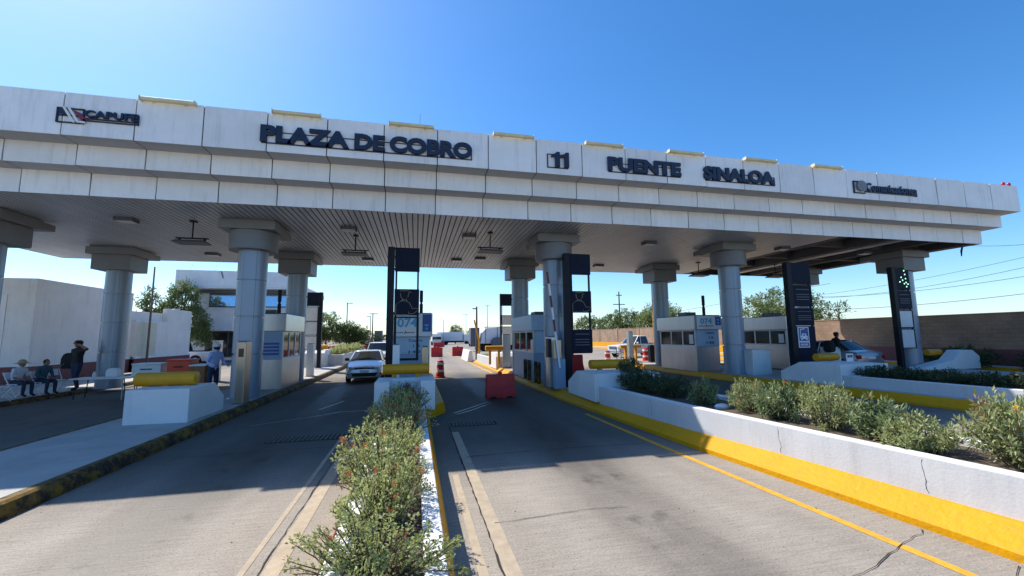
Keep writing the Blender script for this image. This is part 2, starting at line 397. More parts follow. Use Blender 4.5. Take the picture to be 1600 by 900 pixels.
# left island (counter-clockwise outlines)
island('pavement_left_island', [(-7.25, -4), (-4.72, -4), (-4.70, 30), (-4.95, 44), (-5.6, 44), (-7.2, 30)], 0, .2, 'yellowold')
island('pavement_middle_island', [(-1.0, 11.2), (.32, 11.2), (.84, 12.1), (.84, 25), (.3, 27), (-.7, 27), (-1.15, 25), (-1.15, 12)], 0, .3, 'yellow')
island('pavement_right_island', [(5.62, -2), (7.3, -2), (7.2, 27), (6.6, 34), (4.55, 34), (4.6, 27), (4.66, 13.4), (5.02, 7.2), (5.38, 3.3)], 0, .28, 'yellow', .22)
island('pavement_third_island', [(14.15, -2), (16.6, -2), (16.5, 27), (12.75, 27), (12.62, 20), (12.55, 14), (13.05, 8), (13.6, 3)], .15, .42, 'yellow', .1)
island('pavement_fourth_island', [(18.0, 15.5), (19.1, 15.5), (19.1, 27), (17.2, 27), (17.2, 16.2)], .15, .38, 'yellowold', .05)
island('pavement_fifth_island', [(21.7, 4), (24.6, 4), (24.6, 27), (21.7, 27)], .15, .4, 'yellow', .05)
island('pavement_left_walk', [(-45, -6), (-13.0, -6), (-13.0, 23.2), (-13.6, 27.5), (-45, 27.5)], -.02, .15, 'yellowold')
island('pavement_right_verge', [(26.7, -8), (28.4, -8), (28.4, 400), (26.7, 400)], .15, .4, 'yellow')

# markings, joints, cracks
def strip(name, pts, w, m, z=.004, jag=0, seed=0, taper=False):
    rd = random.Random(seed); mb = MB(); L = []; 
    P = []
    for a, b in zip(pts, pts[1:]):
        k = max(1, int((Vector(b)-Vector(a)).length/.12)) if jag else 1
        for i in range(k): P.append(Vector(a).lerp(Vector(b), i/k))
    P.append(Vector(pts[-1]))
    for i, p in enumerate(P):
        d = (P[min(i+1, len(P)-1)]-P[max(i-1, 0)]).normalized(); nrm = Vector((-d.y, d.x))
        j = rd.uniform(-jag, jag) if jag else 0; ww = w*(rd.uniform(.3, 1.5) if jag else 1)
        L.append((mb.bm.verts.new((*(p+nrm*(j+ww/2)), z+road_z(p.x))), mb.bm.verts.new((*(p+nrm*(j-ww/2)), z+road_z(p.x)))))
    for a, b in zip(L, L[1:]): mb.bm.faces.new((a[0], a[1], b[1], b[0]))
    return struct(mb.build(name, m))
strip('road_joint', [(.88, -3), (.88, 9.6)], .15, 'tan', .004)
strip('road_joint', [(.62, -3), (.62, 6.7)], .09, 'tan', .004)
strip('road_joint', [(-1.24, -3), (-1.24, 10)], .16, 'tan', .004)
strip('road_joint', [(-1.5, -3), (-1.5, 10)], .06, 'tan', .004)
strip('road_crack', [(.79, -3), (.79, 10.6)], .018, 'crack', .008, .008, 1)
strip('road_crack', [(-1.35, -3), (-1.35, 10.4)], .012, 'crack', .008, .008, 2)
strip('road_crack', [(1.2, 2.62), (2.6, 2.95), (3.5, 3.02), (4.55, 3.35), (5.3, 3.6)], .008, 'crack', .009, .03, 3)
strip('road_crack', [(.9, 7.6), (2.4, 7.7), (4.4, 7.62)], .014, 'crack', .008, .012, 5)
strip('road_crack', [(.9, 4.9), (2.0, 5.0), (2.6, 4.95)], .008, 'crack', .008, .012, 6)
strip('road_crack', [(-4.4, 8.9), (-1.2, 8.95)], .014, 'crack', .008, .012, 7)
strip('road_crack', [(4.6, 2.9), (4.95, 2.72), (5.3, 2.9)], .007, 'crack', .009, .02, 8)
strip('road_line', [(4.95, -2), (4.72, 2.9), (4.58, 6.8), (4.5, 10.8)], .11, 'yline', .004)
strip('road_line', [(4.3, 24), (4.25, 60)], .12, 'yline', .004)
for y in (16, 22, 28, 34, 42, 52, 64): strip('road_crack', [(-4.6, y), (-1.3, y)], .02, 'crack', .008, .01, int(y)); strip('road_crack', [(1.0, y), (4.5, y)], .02, 'crack', .008, .01, int(y)+1)
# vehicle-detector wires glinting on the slabs
K['grate'] = mat('grate_iron', (.15, .13, .105), .8, var=.4, scale=9)
K['shine'] = mat('pale_light_streak', (.62, .6, .55), .35, metal=.4)
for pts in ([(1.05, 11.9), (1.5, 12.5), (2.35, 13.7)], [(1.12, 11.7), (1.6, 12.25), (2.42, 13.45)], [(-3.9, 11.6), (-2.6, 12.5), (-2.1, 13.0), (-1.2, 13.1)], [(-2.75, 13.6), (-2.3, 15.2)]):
    strip('road_light_streak', pts, .022, 'shine', .005)
# steel drain grates across the lanes
def grate_thing(x0, x1, y0, y1, label):
    mb = MB(); z = .005; mb.box(x0, x1, y0, y1, -.05, z, 0); n = int((x1-x0)/.09)
    for i in range(n):
        x = x0+.03+i*(x1-x0-.06)/n
        for k in range(3):
            yy = y0+.03+k*(y1-y0-.03)/3; mb.box(x, x+.055, yy, yy+(y1-y0)/3-.045, z+.001, z+.012, 1)
    return tag(mb.build('drain_grate', ['crack', 'grate']), label, 'grate', 'drain grates across the lanes')
grate_thing(.85, 1.95, 10.15, 10.6, 'worn drain grate set in the lane right of the central planter')
grate_thing(-2.95, -1.35, 9.6, 10.1, 'worn drain grate set in the lane left of the central planter')
# oil-stained loose bits on the slabs
mb = MB(); rd = random.Random(5)
for i in range(110):
    x, y = rd.uniform(-4.5, 5), rd.uniform(1.5, 9); s = rd.uniform(.003, .009)
    mb.sphere((x, y, s*.3), s, 0, 6, (1, rd.uniform(.6, 1.6), .5))
o = mb.build('gravel', 'crack'); o['kind'] = 'stuff'; o['label'] = 'tiny dark grit scattered over the concrete lanes'

# ================================================================== canopy
S, X0 = 1.5393, -8.693
YT, YM, YB = 12.10, 12.65, 13.21
ZB, ZM, ZT, ZTOP = 6.005, 6.64, 7.20, 8.32
RE = 23.75
XR = {'t': 25.30, 'm': 25.12, 'b': 24.80}; XL = {'t': -21.6, 'm': -17.0, 'b': -16.4}  # unseen left overhang of the top row stretched out to shade the walk
can = thing('toll_canopy', 'long white panelled toll canopy over the lanes, carrying the dark lettering', 'canopy', (4, 18, 0))
can_parts = {}
def fascia(name, xl, xr, y0, y1, z0, z1, sl=.0):
    """front, right and rear rows of panels with open joints over a dark backing"""
    mb = MB(); rdf = random.Random(len(name)); g = .014; D = .04 if name == 'lower_fascia' else .66
    for a in ((xl+.03, xr-.03, y0+.03, y0+D), (xl+.03, xr-.03, y1-D, y1-.03), (xl+.03, xl+D, y0+D+.001, y1-D-.001), (xr-D, xr-.03, y0+D+.001, y1-D-.001)): mb.box(*a, z0+.013, z1-.02, 1)
    ks = [X0+S*k for k in range(-9, 25)]
    edges = [xl]+[x for x in ks if xl+.3 < x < xr-.3]+[xr]
    for a, b in zip(edges, edges[1:]):
        jt = rdf.uniform(-.006, .004); v0 = len(mb.bm.verts); mb.box(a+g, b-g, y0+jt, y0+.025, z0+rdf.uniform(-.003, .003), z1, 0); mb.bm.verts.ensure_lookup_table()
        tl = rdf.uniform(-.007, .007)
        for q in mb.bm.verts[v0:]: q.co.y += tl*((q.co.z-z0)/(z1-z0)-.5)*2+tl*((q.co.x-a)/(b-a)-.5)
        mb.box(a+g, b-g, y1-.025, y1, z0, z1, 0)
        if name == 'lower_fascia': continue
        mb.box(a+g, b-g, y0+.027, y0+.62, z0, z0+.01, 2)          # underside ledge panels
        mb.box(a+g, b-g, y1-.62, y1-.027, z0, z0+.01, 0) if b < xr-.63 or True else None
    n = 8; L = (y1-y0-.08)/n
    for i in range(n):
        a = y0+.04+L*i
        mb.box(xr-.025, xr, a+g, a+L-g, z0, z1, 0); mb.box(xl, xl+.025, a+g, a+L-g, z0, z1, 0)
        if name == 'lower_fascia': continue
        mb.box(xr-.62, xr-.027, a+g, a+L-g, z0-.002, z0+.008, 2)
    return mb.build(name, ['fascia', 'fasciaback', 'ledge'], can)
fascia('upper_fascia', XL['t'], XR['t'], YT, 26.2, ZT, ZTOP)  # unseen rear overhang pushed out to carry its shadow past the booths
fascia('middle_fascia', XL['m'], XR['m'], YM, 24.9, ZM, ZT-.004)
fascia('lower_fascia', XL['b'], XR['b'], YB, RE, ZB, ZM-.004)
mb = MB(); mb.box(-21.5, 25.2, 12.2, 26.1, ZTOP-.12, ZTOP-.03); mb.build('roof', 'deck', can)
# soffit: metal slats running away from the camera, the right bay left open to the dark deck
mb = MB(); x = XL['b']+.05; p = .178
while x < 16.9:
    mb.box(x, x+p-.034, YB+.03, RE-.03, ZB+.012, ZB+.03, 0); x += p
mb.box(XL['b']+.04, 17.0, YB+.04, RE-.04, ZB+.05, ZB+.07, 1)
mb.build('slatted_soffit', ['soffit', 'soffitgap'], can)
mb = MB(); mb.box(17.0, 24.75, YB+.04, RE-.04, ZB+.46, ZB+.5, 0)
for xx in (17.0, 19.6, 22.0, 24.3): mb.box(xx, xx+.3, YB+.05, RE-.05, ZB+.004, ZB+.45, 0)
for yy in (15.3, 18.2, 20.7): mb.box(17.3, 24.3, yy, yy+.25, ZB+.12, ZB+.45, 0)
mb.box(20.35, 20.75, YB+.05, RE-.05, ZB+.05, ZB+.09, 1)
mb.build('open_bay', ['deck', 'soffit'], can)
for (x, y) in ((24.2, 17.4), (24.45, 13.9)):
  mb = MB(); mb.tube([(x+.3, y, ZB), (x+.3, y+.05, ZB-.18), (x+.27, y+.05, ZB-.42)], [.035, .04, .02], 5)
  mb.build('hanging_scrap', 'black', can)

# columns
def column(x, y, zb, rnd, label, part_top=ZB):
    t = thing('column', label, 'column', (x, y, zb), 'round grey columns under the canopy')
    mb = MB(); prof = [(.50, zb), (.50, zb+.04), (.435, zb+.05)]
    for z in (1.62, 2.82, 4.02): prof += [(.435, z-.03), (.39, z-.026), (.39, z+.026), (.435, z+.03)]
    prof += [(.435, 5.06)]
    mb.lathe(prof, x, y, 40); o = mb.build('shaft', 'colpanel', t)
    for poly in o.data.polygons: poly.use_smooth = abs(poly.normal.z) < .3
    for ang in (-.6*PI, -.32*PI, .2*PI, .75*PI): mb = MB(); sx, sy = x+.432*math.cos(ang), y+.432*math.sin(ang); mb.tube([(sx, sy, zb+.06), (sx, sy, 5.03)], .006, 4); mb.build('panel_seam', 'darkgrey', t)
    mb = MB()
    if rnd: mb.lathe([(.72, 5.03), (.72, 5.66)], x, y, 40)
    else: mb.box(x-.68, x+.68, y-.62, y+.62, 5.03, 5.66)
    o = mb.build('capital_drum', 'capital', t, .012)
    mb = MB(); mb.box(x-.84, x+.84, y-.74, y+.74, 5.662, 5.955); mb.box(x-.80, x+.80, y+.745, y+1.25, 5.72, 5.94)
    mb.box(x-.76, x+.76, y-.66, y+.66, 5.957, 6.02)
    mb.build('capital_slab', 'capital', t, .012)
    return t
column(-5.4, 15.5, .18, True, 'thick round column with drum capital beside the bronze machine on the left island')
column(5.27, 15.5, .26, True, 'thick round column with the raised barrier arm in front of it')
column(13.42, 15.6, .4, True, 'round front column standing beside the plain white utility cabinet')
column(23.2, 15.5, .38, False, 'column half hidden behind the sign tower with green lights')
column(-12.65, 15.5, .15, False, 'column cut by the left edge, beside the seated people')
column(-5.4, 20.95, .18, False, 'rear column directly behind the left booth')
column(5.25, 20.95, .26, False, 'rear column behind the booth with yellow bollards')
column(13.4, 20.95, .4, False, 'rear column standing left of the booth with the far 074 panel')
column(23.2, 20.95, .38, False, 'rear column half hidden behind the dark tower with the blue car sign')
column(-12.4, 20.95, .15, False, 'rear column between the standing man and the folding table')

# lamp tubes along the top edge
def lamp_tube(pxa, pxb, pya, label):
    a = at(pxa, pya, YT-.12); xa = a.x; xb = at(pxb, pya, YT-.12).x; z = 8.30
    t = thing('fascia_lamp', label, 'lamp', ((xa+xb)/2, YT-.1, z), 'lamp tubes along the canopy top')
    mb = MB(); mb.prism([(YT-.17, z), (YT-.15, z-.045), (YT-.05, z-.045), (YT-.03, z), (YT-.03, z+.045), (YT-.15, z+.045)], 'x', xa, xb)
    mb.build('housing', 'lamp', t, .01)
    for a, b in ((xa-.02, xa-.002), (xb+.002, xb+.02)): mb = MB(); mb.box(a, b, YT-.18, YT-.02, z-.055, z+.055); mb.build('end_cap', 'lamp', t)
    for f in (.2, .8): mb = MB(); mb.box(xa+(xb-xa)*f-.03, xa+(xb-xa)*f+.03, YT-.03, YT-.002, z-.04, z-.0); mb.build('bracket', 'lamp', t)
for a, b, y, lb in ((219, 304, 161, 'cream lamp tube right of the small red and blue emblem sign'), (426, 500, 181, 'cream lamp tube above the first letters of the long lettering'),
        (609, 677, 197, 'cream lamp tube above the last word of the long lettering'), (772, 833, 214, 'cream lamp tube between the long lettering and the number'),
        (916, 972, 229, 'cream lamp tube just right of the number eleven'), (1046, 1098, 242, 'cream lamp tube between the two right-hand place-name words'),
        (1165, 1212, 254, 'cream lamp tube above the end of the last place-name word'), (1272, 1315, 266, 'cream lamp tube left of the small far emblem sign, last of the row')):
    lamp_tube(a, b, y, lb)

# lettering on the fascia
YL = YT-.09
def islands(me, n):
    """cut a word into its letters (loose parts, merged where they overlap in x)"""
    bm = bmesh.new(); bm.from_mesh(me); bpy.data.meshes.remove(me); bm.verts.ensure_lookup_table()
    seen = set(); groups = []
    for v in bm.verts:
        if v in seen: continue
        st, g = [v], []
        seen.add(v)
        while st:
            q = st.pop(); g.append(q)
            for e in q.link_edges:
                w_ = e.other_vert(q)
                if w_ not in seen: seen.add(w_); st.append(w_)
        groups.append(g)
    groups = [(min(v.co.x for v in g), max(v.co.x for v in g), g) for g in groups]; groups.sort(key=lambda g: g[0])
    out = []
    for g in groups:
        b = bmesh.new(); mp = {}
        for v in g[2]: mp[v] = b.verts.new(v.co)
        for f in {f for v in g[2] for f in v.link_faces}: b.faces.new([mp[v] for v in f.verts])
        m = bpy.data.meshes.new('letter'); b.to_mesh(m); b.free(); out.append(m)
    bm.free(); return out
def ones(x0, x1, z0, z1, y):
    w_ = (x1-x0)*.47; bm = bmesh.new()
    for o_ in (x0, x1-w_):
        pts = [(o_+w_*.45, z0), (o_+w_, z0), (o_+w_, z1), (o_+w_*.62, z1), (o_+w_*.4, z1-(z1-z0)*.13), (o_, z1-(z1-z0)*.2), (o_, z1-(z1-z0)*.38), (o_+w_*.45, z1-(z1-z0)*.3)]
        a = [bm.verts.new((u, y, v)) for u, v in pts]; b = [bm.verts.new((u, y+.07, v)) for u, v in pts]
        bm.faces.new(a); bm.faces.new(b[::-1])
        for i in range(len(a)): bm.faces.new((a[i], b[i], b[(i+1) % len(a)], a[(i+1) % len(a)]))
    me = bpy.data.meshes.new('number'); bm.to_mesh(me); bm.free(); return me
def sign(label, words, rails, name='sign_lettering'):
    xs = [at(w[1], w[3], YL).x for w in words]
    t = thing(name, label, 'sign lettering', (xs[0], YT, 7.6))
    mb = MB(); zl = []
    for txt, pa, pb, ya, yb, yc, yd in words:
        a = at(pa, ya, YL); b = at(pb, yc, YL)
        z1 = (a.z+b.z)/2; z0 = (at(pa, yb, YL).z+at(pb, yd, YL).z)/2
        me = textmesh(txt, a.x, b.x, z0, z1, YL, .07, .052) if txt != '11' else ones(a.x, b.x, z0, z1, YL); zl.append((z0, z1))
        for piece in islands(me, len(txt)): mb = MB(); addmesh(mb, piece); mb.build('letter', 'letter', t)
    if rails:
        xa = at(rails[0], 200, YL).x; xb = at(rails[1], 250, YL).x; z0 = min(z[0] for z in zl); z1 = max(z[1] for z in zl)
        mb = MB(); mb.box(xa, xb, YT-.03, YT-.004, z0-.03, z0); 
        for f in rails[2]: mb.box(xa, xb, YT-.03, YT-.004, z0+(z1-z0)*f-.009, z0+(z1-z0)*f+.009)
        for xx in (xa, xb-.03): mb.box(xx, xx+.03, YT-.034, YT-.006, z0, z0+(z1-z0)*rails[2][-1])
        mb.build('mounting_rail', 'letter', t)
    return t
sign('long dark blue lettering reading PLAZA DE COBRO on the canopy front', [('PLAZA', 407, 546, 195, 220, 205, 231), ('DE', 554, 602, 208, 232, 212, 236), ('COBRO', 609, 738, 213, 237, 222, 247.5)], (408, 738, (.62,)))
sign('dark number 11 on a square rail frame on the canopy front', [('11', 862, 889, 237, 260, 238, 261)], (855, 889, (.86,)))
sign('dark raised word PUENTE between two lamp tubes on the canopy front', [('PUENTE', 950, 1064, 245, 266, 253.5, 275)], (950, 1064, (.6,)))
sign('dark raised word SINALOA at the right of the place name', [('SINALOA', 1100, 1210, 258.5, 279.5, 268.5, 288)], (1099, 1210, (.6,)))
# small emblem sign, left
def P(px, py): v = at(px, py, YL); return v.x, v.z
t = thing('emblem_sign', 'small weathered sign with red and white slanted emblem and blue CAPUFE lettering', 'sign', (P(150, 180)[0], YT, 7.6))
mb = MB(); a = P(132, 171); b = P(215, 190); addmesh(mb, textmesh('CAPUFE', a[0], b[0], P(175, 186)[1], P(175, 175)[1], YL, .05, .03)); mb.build('lettering', 'letter', t)
xa, xb = P(86, 170)[0], P(215, 185)[0]; xm = P(130, 170)[0]; zt, zb_ = P(110, 168)[1], P(110, 190)[1]
mb = MB()
for z in (zt, (zt+zb_)/2, zb_): mb.box(xa, xm, YT-.05, YT-.005, z-.014, z+.014)
mb.box(xa, xa+.03, YT-.052, YT-.006, zb_, zt); mb.box(xm-.03, xm, YT-.052, YT-.006, zb_, zt)
for py in (187.2, 190.5): mb.box(xm, xb, YT-.05, YT-.005, P(175, py)[1]-.012, P(175, py)[1]+.012)
mb.box(xb-.04, xb, YT-.053, YT-.007, P(175, 191)[1], P(175, 176)[1]); mb.build('mounting_rail', 'letter', t)
dz = zt-zb_
mb = MB()
for o_ in (0, .10): mb.prism([(xa+.12+o_, zt+.02), (xa+.18+o_, zt+.02), (xa+.42+o_, zb_), (xa+.36+o_, zb_)], 'y', YT-.075, YT-.055, 0)
mb.prism([(xa+.36+.1, zb_), (xa+.36+.1, zb_+.045), (xa+.62, zb_+.045), (xa+.62, zb_)], 'y', YT-.0755, YT-.0555, 0)
mb.prism([(xa+.06, zt), (xa+.12, zt), (xa+.22, zt-dz*.5), (xa+.06, zt-dz*.42)], 'y', YT-.075, YT-.055, 2)
mb.prism([(xa+.33, zt-dz*.08), (xa+.52, zt-dz*.3), (xa+.62, zt-dz*.66), (xa+.8, zt-dz*.62), (xm, zt-dz*.72), (xm, zb_), (xa+.62, zb_+.05), (xa+.55, zb_+.05)], 'y', YT-.075, YT-.055, 1)
mb.build('emblem', ['signwhite', 'redlogo', 'letter'], t)
# small emblem sign, right
t = thing('emblem_sign', 'small far sign with a grey round emblem and dark Comunicaciones lettering', 'sign', (P(1380, 293)[0], YT, 7.6))
mb = MB(); a = P(1354, 288); b = P(1431, 294); addmesh(mb, textmesh('Comunicaciones', a[0], b[0], P(1392, 301)[1], P(1392, 288.5)[1], YL, .05, .025)); mb.build('lettering', 'letter', t)
xa, xb = P(1336, 290)[0], P(1434, 296)[0]; xm = P(1353, 290)[0]; zt, zb_ = P(1345, 283)[1], P(1345, 300.5)[1]
mb = MB()
for z in (zt, zb_): mb.box(xa, xm, YT-.05, YT-.005, z-.018, z+.018)
mb.box(xa, xa+.04, YT-.052, YT-.006, zb_, zt); mb.box(xm, xb, YT-.05, YT-.005, zb_+.05, zb_+.09); mb.box(xb-.05, xb, YT-.053, YT-.007, zb_+.03, zb_+.3)
mb.build('mounting_rail', 'letter', t)
mb = MB(); cx, cz = (xa+xm)/2+.08, (zt+zb_)/2+.04
mb.prism([(cx+.23*math.cos(k*PI/10), cz+.21*math.sin(k*PI/10)) for k in range(20)], 'y', YT-.1, YT-.055); mb.build('emblem', 'capital', t)
# beacon on the roof corner and a thin aerial
t = thing('warning_beacon', 'small red beacon lamp pair on the right corner of the canopy roof', 'beacon', (25.1, 12.3, ZTOP))
mb = MB(); mb.tube([(24.85, 12.3, ZTOP+.04), (25.2, 12.3, ZTOP+.04)], .02, 6); mb.tube([(24.85, 12.3, ZTOP-.03), (24.85, 12.3, ZTOP+.08)], .03, 6); mb.tube([(25.2, 12.3, ZTOP-.03), (25.2, 12.3, ZTOP+.08)], .03, 6); mb.build('bracket', 'galv', t)
for x in (24.85, 25.2): mb = MB(); mb.lathe([(.06, ZTOP+.08), (.07, ZTOP+.14), (.06, ZTOP+.2), (.02, ZTOP+.24)], x, 12.3, 10); mb.build('lamp', 'beacon', t)
mb = MB(); mb.tube([(.02, 14, ZTOP-.1), (.02, 14, 9.8)], .012, 5); tag(mb.build('aerial', 'galv'), 'thin aerial rod rising from the canopy roof', 'aerial')

# soffit lights
def pendant(x, y, label, w_=.95):
    z = ZB-.72
    t = thing('pendant_floodlight', label, 'floodlight', (x, y, ZB), 'floodlights hanging under the canopy')
    mb = MB(); mb.tube([(x, y, ZB+.03), (x, y, z+.14)], .022, 8); mb.box(x-.09, x+.09, y-.09, y+.09, ZB-.03, ZB+.01); mb.build('stem', 'black', t)
    mb = MB(); mb.box(x-w_/2, x+w_/2, y-.03, y+.03, z+.12, z+.16)
    for s in (-1, 1): mb.box(x+s*w_*.38-.03, x+s*w_*.38+.03, y-.035, y+.035, z+.02, z+.125)
    mb.build('bracket', 'black', t)
    mb = MB(); mb.loft([[(x-w_/2, y-.3, z-.03), (x+w_/2, y-.3, z-.03), (x+w_/2, y+.3, z-.03), (x-w_/2, y+.3, z-.03)], [(x-w_*.42, y-.2, z+.05), (x+w_*.42, y-.2, z+.05), (x+w_*.42, y+.2, z+.05), (x-w_*.42, y+.2, z+.05)]]); mb.build('lamp_head', 'darkgrey', t)
for px, py, Y, lb in ((300, 378, 17.2, 'hanging floodlight over the far left lane, left of the thick left column'), (555, 396, 17.6, 'hanging floodlight over the lane with the silver car'),
                      (766, 392, 18.3, 'hanging floodlight over the lane with the dark red barrier'), (1092, 430, 21.5, 'hanging floodlight left of the round front column by the utility cabinet'), (1212, 432, 21.5, 'hanging floodlight beside the dark tower with the blue car sign')):
    v = at(px, py, Y); d = (ZB-.7-CAM_H)/(v.z-CAM_H)
    pendant(v.x*d, Y*d, lb)
def downlight(px, py, label, bright=False):
    d = _ray(px, py); s = (ZB-CAM_H)/d.z; x, y = d.x*s, d.y*s
    t = thing('ceiling_light', label, 'ceiling light', (x, y, ZB), 'flush lights under the canopy')
    mb = MB(); mb.box(x-.26, x+.26, y-.2, y+.2, ZB-.1, ZB+.01); mb.build('housing', 'darkgrey', t, .01)
    mb = MB(); mb.box(x-.22, x+.22, y-.16, y+.16, ZB-.115, ZB-.102); mb.build('diffuser', 'signwhite', t)
for px, py, lb in ((198, 342, 'flush light nearest the far left lane, under the canopy'), (333, 396, 'flush light just left of the thick left column'), (545, 356, 'flush light above the hanging floodlight of the silver car lane'),
                   (575, 404, 'flush light just right of and behind the floodlight of the silver car lane'), (733, 368, 'flush light above the central sign tower, right of it'), (713, 405, 'small flush light between the central sign tower and the next floodlight'),
                   (750, 403, 'small flush light directly behind the floodlight over the red barrier'), (1014, 379, 'flush light alone in the middle of the right soffit'), (935, 414, 'flush light just right of the dark tower by the red barrier'), (1222, 387, 'flush light beside the round column with the utility cabinet, in the dark bay'), (1350, 394, 'flush light on the dark bay near the right end')):
    downlight(px, py, lb)
K['outline'] = mat('gold_outline_paint', (.42, .34, .20), .5)
# ================================================================== booths
def booth(x0, x1, y0, y1, zb, label, sign=None, side=-1, zr=3.05, door=False, steel=True, band=.66):
    """toll booth; side = -1/1: the face with the windows that shows (left/right)"""
    cx, cyy = (x0+x1)/2, (y0+y1)/2
    t = thing('toll_booth', label, 'toll booth', (cx, cyy, zb), 'toll booths on the islands')
    zs, zw = zb+1.12, zr-band                        # sill, top of windows
    mb = MB(); mb.box(x0, x1, y0, y1, zb-.05, zs); mb.build('lower_wall', 'steel' if steel else 'bluegrey', t, .02)
    mb = MB(); g = .004
    mb.box(x0+g, x1-g, y0+g, y0+.1, zs, zw, 0)
    for y in (y0, y1-.09): 
        for x in (x0, x1-.09): mb.box(x, x+.09, y, y+.09, zs, zw-.001, 1)
    n = 3; L = (y1-y0-.09)/n
    for s, xa, xb in ((-1, x0, x0+.07), (1, x1-.07, x1)):
        for i in range(1, n): mb.box(xa, xb, y0+L*i, y0+L*i+.08, zs+.002, zw-.002, 1)
        mb.box(xa-.004, xb+.004, y0+.092, y1-.092, zs+.0, zs+.06, 1); mb.box(xa-.004, xb+.004, y0+.092, y1-.092, zw-.06, zw-.003, 1)
    mb.box(x0+.1, x1-.1, y1-.06, y1-.01, zs, zw, 0)
    mb.box(x0+.12, x1-.12, y0+.12, y1-.12, zs, zs+.02, 2)
    mb.build('window_frame', ['paleblue', 'frame', 'darkgrey'], t, .006)
    for s, xa in ((-1, x0+.03), (1, x1-.042)):
        for i in range(n):
            mb = MB(); ya = y0+.09+L*i if i == 0 else y0+.08+L*i
            mb.box(xa, xa+.012, ya, y0+L*(i+1), zs+.06, zw-.06); wn = mb.build('window', 'glass', t)
            if s == side and i == 0: mb = MB(); xx = xa-.004 if s < 0 else xa+.0125; mb.box(xx, xx+.003, ya+.12, ya+.42, zs+.12, zs+.55); mb.build('paper_notice', 'signwhite', wn)
    mb = MB(); mb.box(x0-.1, x1+.1, y0-.1, y1+.1, zw, zr, 0); mb.box(x0-.06, x1+.06, y0-.06, y1+.06, zr+.001, zr+.03, 1)
    mb.build('roof_band', ['steel' if steel == 1 else 'paleblue', 'darkgrey'], t, .02)
    mb = MB(); mb.box(cx-.3, cx+.25, cyy-.4, cyy+.3, zr+.03, zr+.22); mb.build('air_conditioner', 'darkgrey', t, .02)
    mb = MB(); mx = x1-.35 if side < 0 else x0+.3
    mb.lathe([(.07, zr+.02), (.07, zr+.42), (.045, zr+.44), (.045, zr+.5), (.07, zr+.52), (.07, zr+.98), (.05, zr+1.0)], mx, y0+.5, 10); mb.build('mast', 'black', t)
    f = y0-.105
    if sign == '074':
        mb = MB(); mb.box(x0+.02, x1+.06, f-.02, f, zw+.02, zr-.02, 0)
        mb.build('emergency_sign', 'signwhite', t)
        o = kids(t)[-1]; W = x1-x0
        mb = MB(); addmesh(mb, textmesh('074', x0+.2, x0+W*.66, zw+band*.40, zr-band*.20, f-.032, .008, .03)); mb.build('number', 'cyan', t)
        mb = MB(); mb.box(x0+W*.8, x1+.05, f-.032, f-.024, zw+.2, zr-.04, 0); mb.box(x0+W*.86, x0+W*.96, f-.036, f-.0325, zw+.42, zw+.5, 1); mb.box(x0+W*.88, x0+W*.95, f-.036, f-.0325, zw+.28, zw+.36, 1); mb.build('blue_pictogram', ['signblue', 'cyan'], t)
        mb = MB()
        for k in range(9):
            if k not in (4,): mb.box(x0+.12+k*.085, x0+.12+k*.085+.06, f-.03, f-.022, zw+.15, zw+.19, 0 if k < 4 else 1)
        mb.prism([(x0+.47, zw+.12), (x0+.50, zw+.12), (x0+.555, zw+.24), (x0+.525, zw+.24)], 'y', f-.032, f-.022, 2); mb.build('small_print', ['lettergrey', 'redlogo', 'black'], t)
        # tariff panel on the front wall
        f2 = y0-.02
        mb = MB(); mb.box(x0+.06, x1-.04, f2, y0+.002, zs+.03, zw-.03, 0); mb.build('tariff_panel', 'paleblue', t)
        a = x0+W*.44; tp = kids(t)[-1]
        for tx in (('Carro', a, a+W*.36, zw-.20, zw-.08), ('1 B', a+W*.12, a+W*.3, zw-.42, zw-.31), ('148', a, a+W*.32, zw-.66, zw-.54)):
            for piece in islands(textmesh(*tx, f2-.01, .008, .02), 0): mb = MB(); addmesh(mb, piece); mb.build('letter', 'lettergrey', tp)
    if door:
        mb = MB(); mb.box(x0+.12, x0+.75, y0-.03, y0+.006, zb+.06, zw+.02, 0); mb.box(x0+.2, x0+.66, y0-.036, y0-.028, zs+.05, zw-.06, 1); mb.box(x0+.62, x0+.7, y0-.06, y0-.03, zs-.16, zs-.12, 2); mb.build('door', ['paleblue', 'glass', 'black'], t)
        mb = MB(); mb.box(x0+.85, x1-.06, y0-.024, y0+.003, zs+.04, zw-.05, 0)
        for k in range(4): mb.box(x0+.95, x1-.12, y0-.03, y0-.022, zs+.16+k*.13, zs+.24+k*.13, 1)
        mb.build('tariff_panel', ['bluegrey', 'signblue'], t)
    return t
booth(-6.62, -4.98, 17.75, 20.3, .2, 'steel booth with a door, left of the silver car', side=-1, door=True)
booth(-.93, .55, 17.4, 20.2, .3, 'booth with a big 074 panel behind the central sign tower', '074', side=-1, steel=0, zr=3.06, band=.94)
booth(4.74, 6.3, 16.75, 20.3, .28, 'pale blue booth with yellow bollards, behind the raised barrier arm', side=-1, steel=0, zr=2.98)
booth(12.66, 13.92, 17.1, 20.0, .42, 'booth with a small 074 panel between two round columns on the right', '074', side=-1, zr=2.97)
booth(17.68, 19.0, 17.0, 20.0, .4, 'plain steel booth behind the dark tower with the blue car sign', side=-1, zr=2.95)

